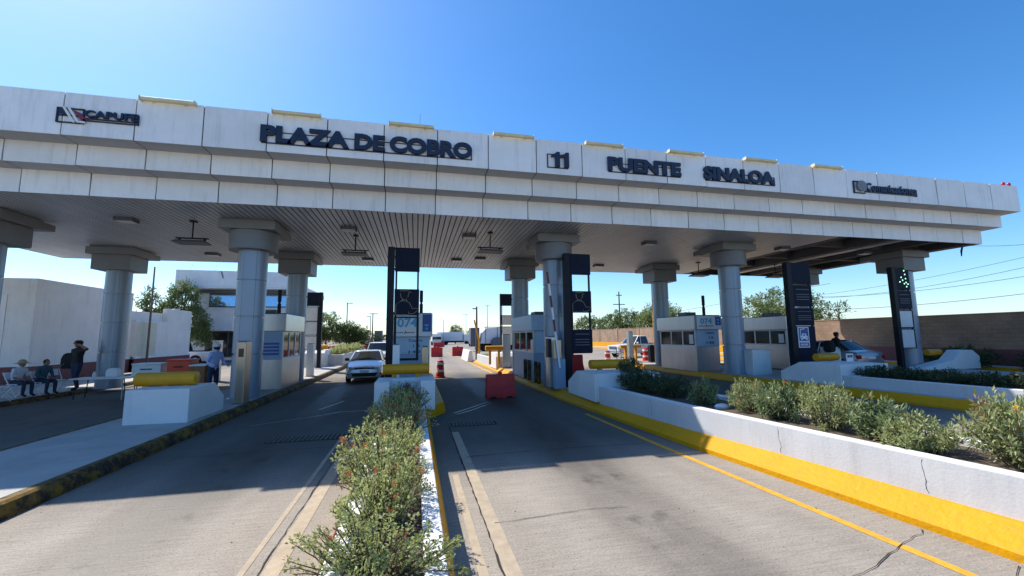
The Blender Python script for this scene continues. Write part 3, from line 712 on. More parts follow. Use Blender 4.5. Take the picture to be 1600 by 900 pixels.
# ================================================================== sign towers
def tower(x, y, zb, label, W=.82, top=5.17, panels=(), gap=.2, flip=False, post_w=.22, uz=None, up_to=None):
    t = thing('sign_tower', label, 'sign tower', (x, y, zb), 'black sign towers at the lanes')
    s = -1 if flip else 1
    def X(a, b): return (x+a, x+b) if s > 0 else (x-b, x-a)
    mb = MB(); a, b = X(0, post_w); mb.box(a, b, y-.11, y+.11, zb-.05, top); mb.box(a-.06, b+.06, y-.17, y+.17, zb-.04, zb+.03); mb.build('post', 'black', t, .008)
    p0 = post_w+.02; mb = MB(); zlo = uz if uz is not None else min(p[1] for p in panels)
    for c in (p0+.02, p0+W-.08): a, b = X(c, c+.06); mb.box(a, b, y-.03, y+.03, zlo, top-.02)
    for z in (zlo, top-.06): a, b = X(post_w-.02, p0+W); mb.box(a, b, y-.028, y+.028, z, z+.055)
    for z in sorted({p[1] for p in panels}): a, b = X(post_w-.02, p0+.06); mb.box(a, b, y-.04, y+.04, z+.05, z+.11)
    mb.build('frame', 'black', t)
    for kind, z0, z1 in panels:
        a, b = X(p0, p0+W)
        if kind in ('dark', 'person', 'lines', 'leds'):
            mb = MB(); mb.box(a, b, y-.075, y+.045, z0, z1); o = mb.build('panel', 'navy', t, .008)
            yy = y-.079
            w_ = b-a; h = z1-z0
            def Q(u, v): return (a+u*w_, yy, z0+v*h)
            if kind == 'person':
                mb = MB(); ln = lambda pts: mb.tube([Q(*p) for p in pts], .009, 4)
                ln([(.22, .93), (.58, .93), (.7, .87), (.56, .85)]); ln([(.24, .85), (.26, .7), (.34, .6), (.46, .6), (.55, .7), (.57, .86)])
                ln([(.07, .02), (.07, .42), (.3, .56), (.5, .54), (.62, .46), (.72, .26), (.95, .26)]); ln([(.07, .02), (.58, .02)]); ln([(.58, .14), (.6, .05), (.8, .07), (.95, .2)]); ln([(.33, .6), (.3, .54)]); ln([(.48, .6), (.52, .54)])
                mb.build('attendant_outline', 'outline', o)
            if kind == 'lines':
                mb = MB()
                for v in (.3, .42, .54, .78): mb.box(a+w_*.16, a+w_*.84, yy-.002, yy+.003, z0+v*h, z0+(v+.035)*h)
                mb.build('faint_lettering', 'darkgrey', o)
            if kind == 'leds':
                mb = MB()
                for u, v in ((.66, .9), (.7, .72), (.42, .58), (.72, .52), (.5, .44), (.74, .34), (.6, .28), (.86, .26), (.74, .14), (.3, .36)): mb.sphere(Q(u, v), .03, 0, 8, (1, .4, 1))
                mb.build('led_lights', 'led', o)
        elif kind in ('grey', 'white'):
            mb = MB(); mb.box(a+.05, b-.05, y-.05, y+.03, z0+.03, z1-.03, 0); mb.build('panel', 'panelgrey', t, .02)
            mb = MB()
            for z in (z0, z1-.03): mb.box(a, b, y-.055, y+.034, z, z+.03)
            for xx in (a, b-.05): mb.box(xx, xx+.05, y-.054, y+.033, z0+.03, z1-.03)
            mb.build('panel_frame', 'black', t)
        elif kind == 'open':
            mb = MB()
            for z in (z0, z1-.05): mb.box(a, b, y-.05, y+.034, z, z+.05)
            for xx in (a, b-.06): mb.box(xx, xx+.06, y-.049, y+.033, z0+.05, z1-.05)
            mb.build('panel_frame', 'black', t)
    return t
tower(-.97, 14.6, .3, 'central black sign tower in front of the booth with the big 074 panel', panels=(('dark', 4.34, 5.16), ('person', 2.84, 3.73), ('open', 1.33, 2.80)), uz=1.35)
tower(5.31, 14.5, .28, 'black sign tower with attendant panel and dark lower panel, right of the barrier arm', W=.8, top=5.15, panels=(('dark', 4.36, 5.14), ('person', 2.94, 3.74), ('lines', 1.5, 2.32)), uz=1.45)
tower(-5.99, 29.4, .2, 'far sign tower with three blank grey panels, behind the left booth', W=.78, top=5.1, panels=(('dark', 4.2, 5.08), ('grey', 3.2, 4.15), ('grey', 2.3, 3.18), ('grey', 1.35, 2.26)), flip=True)
tower(5.42, 27.2, .28, 'far sign tower left of the rear column, behind the pale blue booth', W=.78, top=4.93, panels=(('dark', 4.12, 4.92), ('grey', 2.86, 3.5), ('grey', 1.5, 2.75)), post_w=.06)
t3 = tower(14.72, 14.0, .42, 'solid dark sign tower carrying the small blue sign with a car', W=.95, top=5.0, panels=(('dark', 4.12, 4.99), ('lines', 3.2, 4.06), ('lines', 2.42, 3.12), ('dark', .5, 2.38)))
tower(21.75, 15.0, .4, 'sign tower with green lights on its top panel, far right', W=.86, top=5.15, panels=(('leds', 4.1, 5.1), ('lines', 3.2, 4.02), ('grey', 2.3, 3.12), ('grey', 1.35, 2.25)), post_w=.2)
# blue electronic-toll sign on the dark tower
y = 14.0-.1
a = at(1246, 511, y); b = at(1266, 543, y)
t = thing('toll_tag_sign', 'small blue and white sign with a car under a gantry, on the dark tower', 'sign', ((a.x+b.x)/2, y, b.z))
mb = MB(); mb.box(a.x, b.x, y, y+.02, b.z, a.z, 0); mb.build('plate', 'signwhite', t, .004)
w_, h = b.x-a.x, a.z-b.z
def Q(u, v): return (a.x+u*w_, b.z+v*h)
mb = MB(); mb.prism([Q(.08, .32), Q(.92, .32), Q(.92, .96), Q(.08, .96)], 'y', y-.006, y-.001); mb.prism([Q(.08, .05), Q(.92, .05), Q(.92, .25), Q(.08, .25)], 'y', y-.006, y-.001); mb.build('blue_field', 'signblue', t)
mb = MB()
for poly in ([(.2, .42), (.84, .42), (.84, .54), (.74, .58), (.68, .68), (.36, .68), (.3, .58), (.2, .54)], [(.24, .36), (.34, .36), (.34, .42), (.24, .42)], [(.7, .36), (.8, .36), (.8, .42), (.7, .42)],
             [(.14, .5), (.19, .5), (.24, .86), (.62, .9), (.62, .94), (.2, .9)]): mb.prism([Q(*p) for p in poly], 'y', y-.012, y-.007)
for k in range(6): 
    u = .16+k*.115; mb.prism([Q(u, .1), Q(u+.07, .1), Q(u+.07, .2), Q(u, .2)], 'y', y-.012, y-.007)
mb.build('pictogram', 'signwhite', t)
mb = MB()
for poly in ([(.4, .58), (.64, .58), (.6, .64), (.44, .64)], [(.27, .47), (.34, .47), (.34, .51), (.27, .51)], [(.7, .47), (.77, .47), (.77, .51), (.7, .51)]): mb.prism([Q(*p) for p in poly], 'y', y-.016, y-.0125)
mb.build('pictogram_window', 'signblue', t)

# ================================================================== concrete end blocks and yellow guard tubes
def block(x0, x1, y0, y1, z0, z1, cy_, cz, label):
    """painted block, its far top edge chamfered by cy_, cz"""
    mb = MB(); mb.prism([(y0, z0), (y1, z0), (y1, z1-cz), (y1-cy_, z1), (y0, z1)], 'x', x0, x1)
    return tag(mb.build('concrete_block', 'white2', None, .015), label, 'concrete block', 'white concrete end blocks')
block(-6.4, -5.12, 11.35, 13.2, .19, .97, .55, .4, 'white concrete block on the left island under a yellow tube')
mb = MB(); mb.prism([(10.95, .28), (12.25, .28), (12.25, 1.0), (10.95, 1.0)], 'x', -.98, -.62); mb.prism([(10.95, .28), (12.25, .28), (12.25, 1.0), (10.95, 1.0)], 'x', .14, .5)
mb.box(-.63, .15, 11.9, 12.24, .28, .99)
tag(mb.build('concrete_block', 'white2', None, .015), 'white concrete block closing the central planter, shrub between its two arms', 'concrete block', 'white concrete end blocks')
block(4.86, 6.9, 11.0, 13.1, .26, 1.02, .75, .38, 'white concrete block at the start of the long right planter')
block(13.32, 15.3, 10.9, 13.2, .4, 1.08, .8, .36, 'white concrete block in front of the dark tower with the blue car sign')
mb = MB(); mb.prism([(21.9, .38), (25.8, .38), (25.8, .95), (25.4, 1.24), (24.75, 1.24), (24.15, .80), (22.3, .50)], 'y', 14.4, 15.0)
tag(mb.build('concrete_block', 'white2', None, .015), 'white sloping concrete block far right beside the sign tower with green lights', 'concrete block', 'white concrete end blocks')
block(3.75, 4.5, 25.0, 26.2, 0, .75, .1, .1, 'small white block at the near end of the far low planter behind the right booth') if False else None

def guard(x0, x1, y, zc, r, label, zb=.95, n=3, axis='x'):
    t = thing('guard_tube', label, 'guard tube', ((x0+x1)/2, y, zb), 'yellow guard tubes over the blocks')
    mb = MB(); mb.tube([(x0, y, zc), (x0+.01, y, zc), (x1-.01, y, zc), (x1, y, zc)], [r*.93, r, r, r*.93], 20); mb.build('tube', 'ytube', t)
    for i in range(n):
        x = x0+(x1-x0)*(i+.5)/n; mb = MB(); mb.box(x-.06, x+.06, y-.08, y+.08, zb-.01, zc-r*.9); mb.build('leg', 'ytube', t, .01)
    return t
guard(-6.62, -5.33, 12.15, 1.14, .165, 'yellow guard tube on the left white block', .96)
guard(-.92, .40, 12.9, 1.17, .15, 'yellow guard tube behind the central planter, below the sign tower', .28, 2)
guard(5.6, 6.95, 13.0, 1.15, .15, 'yellow guard tube at the far end of the long right planter', .6, 2)
guard(14.75, 15.75, 13.0, 1.19, .14, 'yellow guard tube right of the dark tower with the blue car sign', .9, 2)
guard(-7.3, -5.9, 31.0, 1.5, .16, 'far yellow guard tube under the tower with grey panels', .9, 2)
guard(3.95, 5.0, 24.2, 1.42, .14, 'far yellow guard tube left of the right booth', .5, 2)
guard(12.85, 14.3, 24.9, 1.35, .12, 'far yellow guard tube beside the trolley, in front of the right pickup', .4, 2)
guard(23.9, 24.75, 15.3, 1.12, .15, 'yellow guard tube resting on the far right sloping block', 1.0, 2)
# far end blocks of the lanes that open the other way
def rear_block(x0, x1, y0, y1, z1, label):
    mb = MB(); mb.prism([(y0, .18), (y1, .18), (y1, z1), (y0+.3, z1), (y0, z1-.2)], 'x', x0, x1); return tag(mb.build('concrete_block', 'white2', None, .015), label, 'concrete block', 'white concrete end blocks')
rear_block(-7.2, -5.95, 30.4, 32.4, 1.3, 'far white concrete block under the tower with three grey panels')
rear_block(4.65, 6.2, 24.6, 26.6, 1.1, 'far white concrete block behind the right booth, at the low planter')

# ================================================================== machine pedestals, cabinets, barrier
def pedestal(x0, x1, y0, y1, z0, z1, m, label, slot=True):
    t = thing('toll_machine', label, 'machine post', ((x0+x1)/2, (y0+y1)/2, z0), 'steel machine posts on the islands')
    mb = MB(); mb.box(x0, x1, y0, y1, z0-.02, z1); mb.build('housing', m, t, .02)
    mb = MB(); mb.box(x0+.03, x1-.03, y0+.03, y1-.03, z1+.001, z1+.03); mb.build('cap', 'darkgrey', t)
    mb = MB(); mb.box(x0-.03, x1+.03, y0-.03, y1+.03, z0-.015, z0+.02); mb.build('foot_plate', 'darkgrey', t)
    if slot: mb = MB(); mb.box(x0+.06, x1-.06, y0-.006, y0-.001, z1-.45, z1-.2); mb.build('screen', 'glass', t)
    return t
pedestal(-5.2, -4.94, 14.05, 14.5, .2, 2.02, 'bronze', 'tall bronze machine post against the thick left column')
pedestal(.2, .42, 14.3, 14.7, .3, 1.78, 'bronze', 'bronze machine post right of the central sign tower', False)
pedestal(-.72, -.5, 14.0, 14.2, .3, 1.86, 'signwhite', 'slim white post inside the central sign tower frame', False)
pedestal(4.62, 4.92, 14.35, 14.75, .28, 2.06, 'steel', 'steel machine post left of the raised barrier arm', False)
pedestal(4.95, 5.4, 24, 24.3, .28, 2.2, 'steel', 'slim far steel post behind the right booth', False)
pedestal(-5.35, -5.05, 23.0, 23.4, .2, 1.82, 'signwhite', 'slim white post at the far end of the left booth', False)
pedestal(13.0, 13.3, 24.0, 24.3, .42, 2.3, 'steel', 'slim far steel post left of the rear column, by the trolley', False)
pedestal(14.15, 14.45, 23.5, 23.8, .42, 1.45, 'black', 'short black post beside the red striped drum', False)
# white utility cabinet and smaller ones
def cabinet(x0, x1, y0, y1, z0, z1, m, label, name='utility_cabinet'):
    t = thing(name, label, 'cabinet', ((x0+x1)/2, (y0+y1)/2, z0))
    mb = MB(); mb.box(x0, x1, y0, y1, z0-.02, z1); mb.build('housing', m, t, .02)
    mb = MB(); mb.box(x0-.02, x1+.02, y0-.02, y1+.02, z1+.001, z1+.03); mb.build('lid', m, t, .008)
    mb = MB(); mb.box(x0+.05, x1-.05, y0-.014, y0-.002, z0+.06, z1-.06); mb.build('door', m, t, .004)
    return t
cabinet(13.55, 14.45, 14.75, 15.6, .42, 1.42, 'white2', 'plain white utility cabinet right of the round front column')
cabinet(18.55, 19.1, 15.55, 16.1, .38, 1.42, 'white2', 'plain white cabinet in front of the man leaning on the car')
cabinet(-9.98, -9.66, 24, 24.4, .02, 2.0, 'plaster', 'tall pale cabinet in front of the two-storey building')
# barrier machine with raised striped arm
t = thing('barrier_gate', 'barrier machine with a raised red and white arm, in front of the thick round column', 'barrier', (4.9, 14.2, .28))
mb = MB(); mb.box(4.72, 5.1, 13.95, 14.3, .27, 1.3); mb.build('cabinet', 'bluegrey', t, .02)
mb = MB(); mb.box(4.5, 4.62, 14.0, 14.3, 1.35, 2.0, 0); mb.box(4.66, 4.94, 13.9, 13.94, 1.3, 1.95, 1); mb.build('control_box', ['black', 'bronze'], t, .01)
a = at(875, 575, 13.85); b = at(855, 425, 13.85)
mb = MB(); n = 8
for i in range(n):
    p, q = a.lerp(b, i/n), a.lerp(b, (i+1)/n); mb.tube([p, q], .038, 8, 1 if i in (3, 5, 7) else 0)
mb.build('arm', ['signwhite', 'maroonp'], t)
# yellow bollards by the right booth
def bollard(x, y, label):
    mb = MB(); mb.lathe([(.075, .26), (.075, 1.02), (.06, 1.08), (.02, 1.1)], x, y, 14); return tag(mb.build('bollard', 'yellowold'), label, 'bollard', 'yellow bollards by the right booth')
bollard(4.68, 17.9, 'yellow bollard farthest from the dark red barrier, at the right booth window'); bollard(4.68, 17.25, 'second yellow bollard at the right booth window, counting from the far end')
bollard(4.66, 16.2, 'third yellow bollard, near the front corner of the right booth'); bollard(4.66, 15.75, 'yellow bollard nearest the dark red barrier')

# ================================================================== plastic barriers and drums
def jersey_proto():
    t = thing('plastic_barrier', 'x', 'road barrier', (0, 0, 0), 'red water-filled plastic barriers', True)
    mb = MB(); L = .5
    prof = [(-.26, 0), (.26, 0), (.26, .16), (.13, .42), (.10, .80), (-.10, .80), (-.13, .42), (-.26, .16)]
    mb.prism(prof, 'x', -L, L); o = mb.build('body', 'red', t, .03)
    mb = MB()
    for s in (-1, 1): mb.box(s*.28-.1, s*.28+.1, -.265, .265, -.005, .07)
    mb.build('forklift_slot', 'black', t)
    mb = MB(); mb.lathe([(.07, .79), (.07, .86), (.04, .88)], .0, 0, 12); mb.build('filler_cap', 'red', t)
    return t
jp = jersey_proto(); jp.location = (2.88, 14.5, 0); jp['label'] = 'dark red plastic barrier standing in the shade in the lane right of the centre'
for (x, y, rz, lb) in ((2.2, 45.5, 0, 'red plastic barrier across the open lane, left one of the nearer pair'), (4.55, 47, .05, 'red plastic barrier across the open lane, right one of the nearer pair'),
        (4.0, 84, 0, 'far red barrier left of the lane, left one of the farthest pair'), (5.3, 90, 0, 'far red barrier, right one of the farthest pair'), (8.45, 22, .1, 'red plastic barrier between the barrier arm and the dark tower')):
    dup(jp, (x, y, 0 if x < 8 else .05), rz, lb, (1.2, 1, 1.25))
for k in range(9):
    dup(jp, (-13.6+k*1.12, 62+k*1.1, 0), .75, 'red plastic barrier in the far row behind the flowering planter', (1.5, 1, 1.2))
def drum_proto():
    t = thing('traffic_drum', 'x', 'traffic drum', (0, 0, 0), 'striped traffic drums', True)
    mb = MB(); r = [(.27, 0), (.27, .06), (.22, .07), (.215, .25), (.205, .26), (.20, .45), (.19, .46), (.185, .65), (.175, .66), (.165, .86), (.10, .90)]
    mb.lathe(r, 0, 0, 18); o = mb.build('body', ['red', 'signwhite'], t)
    for f in o.data.polygons:
        z = f.center.z
        if .27 < z < .44 and abs(f.normal.z) < .5 or .70 < z < .84 and abs(f.normal.z) < .5: pass
    mb = MB()
    for z in (.30, .68): mb.lathe([(.206, z), (.206-.004, z+.11)], 0, 0, 18)
    mb.build('reflective_band', 'signwhite', t)
    mb = MB(); mb.tube([(-.07, 0, .89), (-.07, 0, .97), (.07, 0, .97), (.07, 0, .89)], .015, 6); mb.build('handle', 'black', t)
    return t
dp = drum_proto(); dp.location = (1.27, 22.4, 0); dp['label'] = 'dark red striped drum right of the central booth, at the edge of the shade'
dup(dp, (14.75, 25.0, .36), 0, 'striped drum between the slim steel post and the rear column', (1.15, 1.15, 1.0))
dup(dp, (13.35, 27.8, .1), .4, 'striped drum left of the trolley, in front of the right pickup')
# wire trolley left on the island
t = thing('wire_trolley', 'grey wire trolley standing in front of the right white pickup', 'trolley', (13.9, 26, .4))
mb = MB()
for z in (.62, .78, .94, 1.1, 1.26): mb.tube([(13.3, 25.7, z), (14.3, 25.7, z), (14.3, 26.3, z), (13.3, 26.3, z), (13.3, 25.7, z)], .012, 5)
for k in range(11): mb.tube([(13.3+k*.1, 25.7, .6), (13.3+k*.1, 25.7, 1.26)], .007, 4)
mb.build('basket', 'galv', t)
mb = MB()
for x in (13.3, 14.3):
    for yy in (25.7, 26.3): mb.tube([(x, yy, .44), (x, yy, 1.3)], .02, 6)
mb.build('upright', 'black', t)
for x in (13.3, 14.3): mb = MB(); mb.tube([(x, 25.68, .46), (x, 25.73, .46)], .06, 10); mb.build('wheel', 'rubber', t)

# ================================================================== planters
def planter_wall(name, left, right, z0, z1, thick, label, kerb=True, close_far=True):
    """two painted walls given as (x, y) lines, soil between"""
    t = thing(name, label, 'planter', (left[0][0], left[0][1], 0))
    mb = MB()
    def wall(line, s, m):
        for a, b in zip(line, line[1:]):
            n_ = 10; 
        rings = []
        for x, y in line: rings.append([(x, y, z0), (x+s*thick, y, z0), (x+s*thick, y, z1), (x, y, z1)])
        mb.loft(rings, 0)
    wall(left, 1, 0); wall(right, -1, 0)
    for k in (0, -1):
        if k == 0 or close_far: mb.box(left[k][0]+thick+.001, right[k][0]-thick-.001, left[k][1]+(0 if k == 0 else -thick), left[k][1]+(thick if k == 0 else 0), z0, z1-.002)
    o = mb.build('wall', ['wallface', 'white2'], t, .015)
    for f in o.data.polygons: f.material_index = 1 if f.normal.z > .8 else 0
    mb = MB(); vs = []
    for (x, y), (x2, y2) in zip(left, right): vs.append((mb.bm.verts.new((x+thick-.01, y, z1-.08)), mb.bm.verts.new((x2-thick+.01, y2, z1-.08))))
    for a, b in zip(vs, vs[1:]): mb.bm.faces.new((a[0], a[1], b[1], b[0]))
    mb.build('soil', 'soil', t)
    return t
def dens(p, q, n): return [(p[0]+(q[0]-p[0])*i/n, p[1]+(q[1]-p[1])*i/n) for i in range(n+1)]
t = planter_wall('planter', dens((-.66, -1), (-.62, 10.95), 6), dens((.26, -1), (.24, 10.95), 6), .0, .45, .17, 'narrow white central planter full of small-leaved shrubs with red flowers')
mb = MB(); mb.loft([[(.255, y, .445), (.262, y, .42), (.385, y, -.02), (.24, y, -.02)] for y in (-1, 5, 10.94)], 0); mb.build('kerb_face', 'yellow', t)
mb = MB(); mb.loft([[(-.655, y, .445), (-.664, y, .42), (-.76, y, -.02), (-.6, y, -.02)] for y in (-1, 5, 10.94)], 0); mb.build('kerb_face', 'yellow', t)
Lr = [(5.93, -2), (5.78, 2.5), (5.55, 4.5), (5.24, 7.3), (4.98, 10.99)]; Rr = [(7.2, -2), (7.2, 2.5), (7.15, 4.5), (7.0, 7.3), (6.9, 10.99)]
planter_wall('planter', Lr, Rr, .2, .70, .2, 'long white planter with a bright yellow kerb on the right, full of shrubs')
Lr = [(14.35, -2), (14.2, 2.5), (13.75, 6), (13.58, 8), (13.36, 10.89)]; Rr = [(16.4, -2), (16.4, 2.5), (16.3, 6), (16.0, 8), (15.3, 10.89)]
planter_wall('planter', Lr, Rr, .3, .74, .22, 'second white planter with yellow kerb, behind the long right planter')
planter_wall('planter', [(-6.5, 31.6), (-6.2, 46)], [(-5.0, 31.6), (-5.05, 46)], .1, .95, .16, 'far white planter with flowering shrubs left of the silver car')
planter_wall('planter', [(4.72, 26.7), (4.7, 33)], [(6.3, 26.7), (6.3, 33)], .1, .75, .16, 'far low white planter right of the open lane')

# hairline cracks in the right planter wall and a small notice on the second block
pw = [o for o in bpy.data.objects if o.get('label') == 'long white planter with a bright yellow kerb on the right, full of shrubs'][0]
def wall_crack(yy, seed):
    rd = random.Random(seed); mb = MB(); seg = [(2.5, 5.78), (4.5, 5.55), (7.3, 5.24), (10.99, 4.98)]
    for (ya, xa), (yb, xb) in zip(seg, seg[1:]):
        if ya <= yy <= yb: x = xa+(xb-xa)*(yy-ya)/(yb-ya)
    p = [(x-.004, yy+rd.uniform(-.012, .012)+k*.004, .30+k*.045) for k in range(9)]
    mb.tube(p, [.0012+rd.random()*.002 for _ in p], 4); mb.build('wall_crack', 'crack', pw)
wall_crack(3.75, 1); wall_crack(5.5, 2); wall_crack(8.6, 3)
t = thing('notice_board', 'small white notice with dark marks on the block by the dark tower', 'notice', (15.1, 12.2, 1.08))
mb = MB(); mb.box(14.98, 15.28, 12.0, 12.03, 1.07, 1.36); mb.build('board', 'signwhite', t, .006)
for k in range(3): mb = MB(); mb.box(15.02+k*.08, 15.07+k*.08, 11.992, 11.998, 1.22, 1.31); mb.build('mark', 'black', t)
# ================================================================== vehicles
def car(label, kind, paint, loc, rz, plate=True, sc=(1, 1, 1)):
    """front towards -y"""
    t = thing('car' if kind != 'pickup' else 'pickup_truck', label, 'car' if kind != 'pickup' else 'pickup', (0, 0, 0), None, True)
    if kind == 'sedan': L, W, H, belt, hoodz = 2.2, .86, 1.46, .98, .80
    elif kind == 'suv': L, W, H, belt, hoodz = 2.35, .93, 1.76, 1.12, 1.0
    else: L, W, H, belt, hoodz = 2.6, .90, 1.78, 1.12, 1.02
    def ring(y, w, zb, zt, tuck=.05):
        return [(-w*.9, y, zb), (-w, y, zb+.13), (-w*1.0, y, (zb+zt)/2), (-w*.985, y, zt-.16), (-w*.93, y, zt-.03), (-w*.55, y, zt+.015), (0, y, zt+.03), (w*.55, y, zt+.015), (w*.93, y, zt-.03), (w*.985, y, zt-.16), (w, y, (zb+zt)/2), (w, y, zb+.13), (w*.9, y, zb)]
    rear = belt+.03
    if kind == 'sedan':
        st = [(-L, .60, .34, .60), (-L+.03, .70, .24, .68), (-L+.14, .78, .21, .74), (-L+.42, .835, .2, .81), (-1.2, .855, .2, .93), (-.9, .86, .2, belt), (.4, .86, .2, belt+.02), (1.3, .86, .2, belt+.04), (1.85, .84, .22, belt+.03), (2.12, .79, .26, belt), (2.2, .70, .36, belt-.12)]
    elif kind == 'suv':
        st = [(-L, .68, .42, .86), (-L+.05, .80, .30, .95), (-L+.25, .88, .27, 1.0), (-1.3, .92, .26, 1.08), (-.9, .93, .26, belt), (1.5, .93, .26, belt+.02), (2.15, .90, .28, belt), (2.33, .82, .4, belt-.1)]
    else:
        st = [(-L, .68, .46, .88), (-L+.05, .80, .36, .97), (-L+.25, .87, .34, 1.0), (-1.25, .89, .33, 1.06), (-.9, .90, .33, belt), (.75, .90, .33, belt), (.78, .90, .33, belt-.02), (2.5, .90, .36, belt-.02), (2.6, .86, .42, belt-.04)]
    mb = MB(); mb.loft([ring(*s) for s in st], 0, True, True); body = mb.build('body', paint, t)
    # cabin: dark glass wedge with painted roof and pillars
    if kind == 'sedan': yb0, yb1, yt0, yt1, wt = -1.02, 1.72, -.22, 1.02, .60
    elif kind == 'suv': yb0, yb1, yt0, yt1, wt = -1.05, 2.2, -.45, 1.95, .72
    else: yb0, yb1, yt0, yt1, wt = -1.0, .82, -.42, .66, .68
    zb = belt-.03; wb = W*.91
    def gl(f, grow=0):
        y0 = yb0+(yt0-yb0)*f; y1 = yb1+(yt1-yb1)*f; ww = wb+(wt-wb)*f+grow; z = zb+(H-.05-zb)*f
        return [(-ww, y0+.10, z), (-ww*.6, y0+.01, z), (0, y0-.03, z), (ww*.6, y0+.01, z), (ww, y0+.10, z), (ww, y1-.1, z), (ww*.6, y1-.01, z), (0, y1+.02, z), (-ww*.6, y1-.01, z), (-ww, y1-.1, z)]
    mb = MB(); mb.loft([gl(0), gl(.5), gl(1)], 0); mb.build('window_glass', 'glass', t)
    mb = MB(); top = [Vector(p) for p in gl(1, .012)]
    c = Vector((0, (yt0+yt1)/2, H))
    up = [Vector((p.x*.93, c.y+(p.y-c.y)*.92, H-.012)) for p in top]; up2 = [Vector((p.x*.5, c.y+(p.y-c.y)*.5, H)) for p in top]
    low = [p-Vector((0, 0, .03)) for p in top]
    mb.loft([low, top, up, up2], 0, True, True); mb.build('roof', paint, t)
    lo, hi = gl(0, .012), gl(1, .008)
    for i in (0, 4, 5, 9): mb = MB(); mb.tube([lo[i], hi[i]], .035, 6); mb.build('pillar', paint, t)
    for s in (-1, 1):
        for f in ((.45,) if kind != 'suv' else (.35, .7)):
            yy = yb0+.1+(yb1-yb0-.2)*f; mb = MB(); mb.tube([(s*(wb+.005), yy, zb), (s*(wt+.005), yy*.9+.05, H-.05)], .03, 6); mb.build('pillar', paint, t)
    # wheels
    for sx in (-1, 1):
        for yy in ((-1.35, 1.35) if kind != 'pickup' else (-1.6, 1.65)):
            r = .31 if kind == 'sedan' else .37
            mb = MB(); x0 = sx*(W-.19); x1 = sx*(W+.012); mb.tube([(x0, yy, r), (x0+(x1-x0)*.1, yy, r), (x0+(x1-x0)*.9, yy, r), (x1, yy, r)], [r*.93, r, r, r*.93], 22); wl = mb.build('wheel', 'rubber', t)
            mb = MB(); mb.tube([(x1, yy, r), (x1+sx*.012, yy, r)], [r*.66, r*.6], 18)
            for k in range(5): 
                a = k*2*PI/5; mb.box(x1+sx*.006-.01, x1+sx*.006+.01, yy+r*.3*math.cos(a)-.03, yy+r*.3*math.cos(a)+.03, r+r*.3*math.sin(a)-.03, r+r*.3*math.sin(a)+.03)
            mb.build('rim', 'rim', wl)
            mb = MB(); mb.tube([(sx*(W-.1), yy, r+.02), (sx*(W+.004), yy, r+.02)], r*1.18, 22); mb.build('wheel_arch', 'black', t)
    f = -L
    if kind == 'sedan':
        for s in (-1, 1):
            mb = MB(); mb.loft([[(s*.42, f+.02, .70), (s*.42, f+.04, .64), (s*.42, f+.2, .64), (s*.42, f+.2, .72)], [(s*.64, f+.0+.06, .74), (s*.66, f+.08, .63), (s*.66, f+.3, .64), (s*.64, f+.3, .76)], [(s*.79, f+.26, .77), (s*.80, f+.26, .69), (s*.78, f+.5, .70), (s*.77, f+.5, .78)]]); mb.build('headlight', 'headlamp', t)
            mb = MB(); mb.box(s*.68-.08, s*.68+.08, f+.05, f+.15, .38, .46); mb.build('fog_lamp', 'black', t, .02)
        mb = MB(); mb.loft([[(-.42, f-.005, .64), (.42, f-.005, .64), (.42, f+.1, .64), (-.42, f+.1, .64)], [(-.46, f+.01, .70), (.46, f+.01, .70), (.46, f+.12, .70), (-.46, f+.12, .70)]]); mb.build('grille', 'black', t)
        mb = MB(); mb.loft([[(-.5, f-.004, .30), (.5, f-.004, .30), (.5, f+.1, .30), (-.5, f+.1, .30)], [(-.6, f+.0, .46), (.6, f+.0, .46), (.6, f+.12, .46), (-.6, f+.12, .46)]]); mb.build('lower_intake', 'black', t)
        mb = MB(); mb.box(-.2, .2, f-.02, f-.006, .46, .58); mb.build('number_plate', 'signwhite', t)
    elif kind == 'suv':
        for s in (-1, 1): mb = MB(); mb.box(s*.66-.14, s*.66+.14, f-.01, f+.2, .72, .88); mb.build('headlight', 'headlamp', t, .02)
        mb = MB(); mb.box(-.48, .48, f-.015, f+.1, .66, .88); mb.build('grille', 'darkgrey', t, .02)
        mb = MB(); mb.box(-.75, .75, f-.02, f+.1, .42, .58); mb.build('bumper', 'darkgrey', t, .03)
    else:
        for s in (-1, 1): mb = MB(); mb.box(s*.66-.14, s*.66+.14, f-.01, f+.2, .76, .92); mb.build('headlight', 'headlamp', t, .02)
        mb = MB(); mb.box(-.48, .48, f-.015, f+.1, .66, .92); mb.build('grille', 'darkgrey', t, .02)
        mb = MB(); mb.box(-.88, .88, f-.04, f+.12, .42, .6); mb.build('bumper', 'rim', t, .03)
        mb = MB(); mb.box(-.74, .74, .95, 2.5, 1.085, 1.13); mb.build('bed', 'black', t)
        mb = MB(); mb.box(-.86, .86, 2.56, 2.68, .48, .62); mb.build('rear_bumper', 'rim', t, .03)
    for s in (-1, 1):
        mb = MB(); mb.box(s*(W+.08)-.1, s*(W+.08)+.1, yb0+.28, yb0+.38, belt-.02, belt+.13); mb.build('side_mirror', paint if kind != 'sedan' else 'black', t, .03)
        zz = belt-.22; mb = MB(); mb.box(s*(W*.8)-.1, s*(W*.8)+.1, L-.14, L+.006-.0, zz-.1, zz+.08); mb.build('tail_light', 'taillamp', t, .02)
        for yy in ((-.05, .75) if kind != 'pickup' else (-.05,)): mb = MB(); mb.box(s*W*1.002-.012, s*W*1.002+.012, yy, yy+.16, belt-.17, belt-.14); mb.build('door_handle', 'black', t)
    mb = MB(); mb.box(-.22, .22, L-.01, L+.012, belt-.32, belt-.2); mb.build('rear_plate', 'signwhite', t)
    mb = MB(); mb.box(-.72, .72, L-.08, L+.02, .36, .5); mb.build('rear_valance', 'darkgrey', t, .02)
    t.location = loc; t.rotation_euler = (0, 0, rz); t.scale = sc
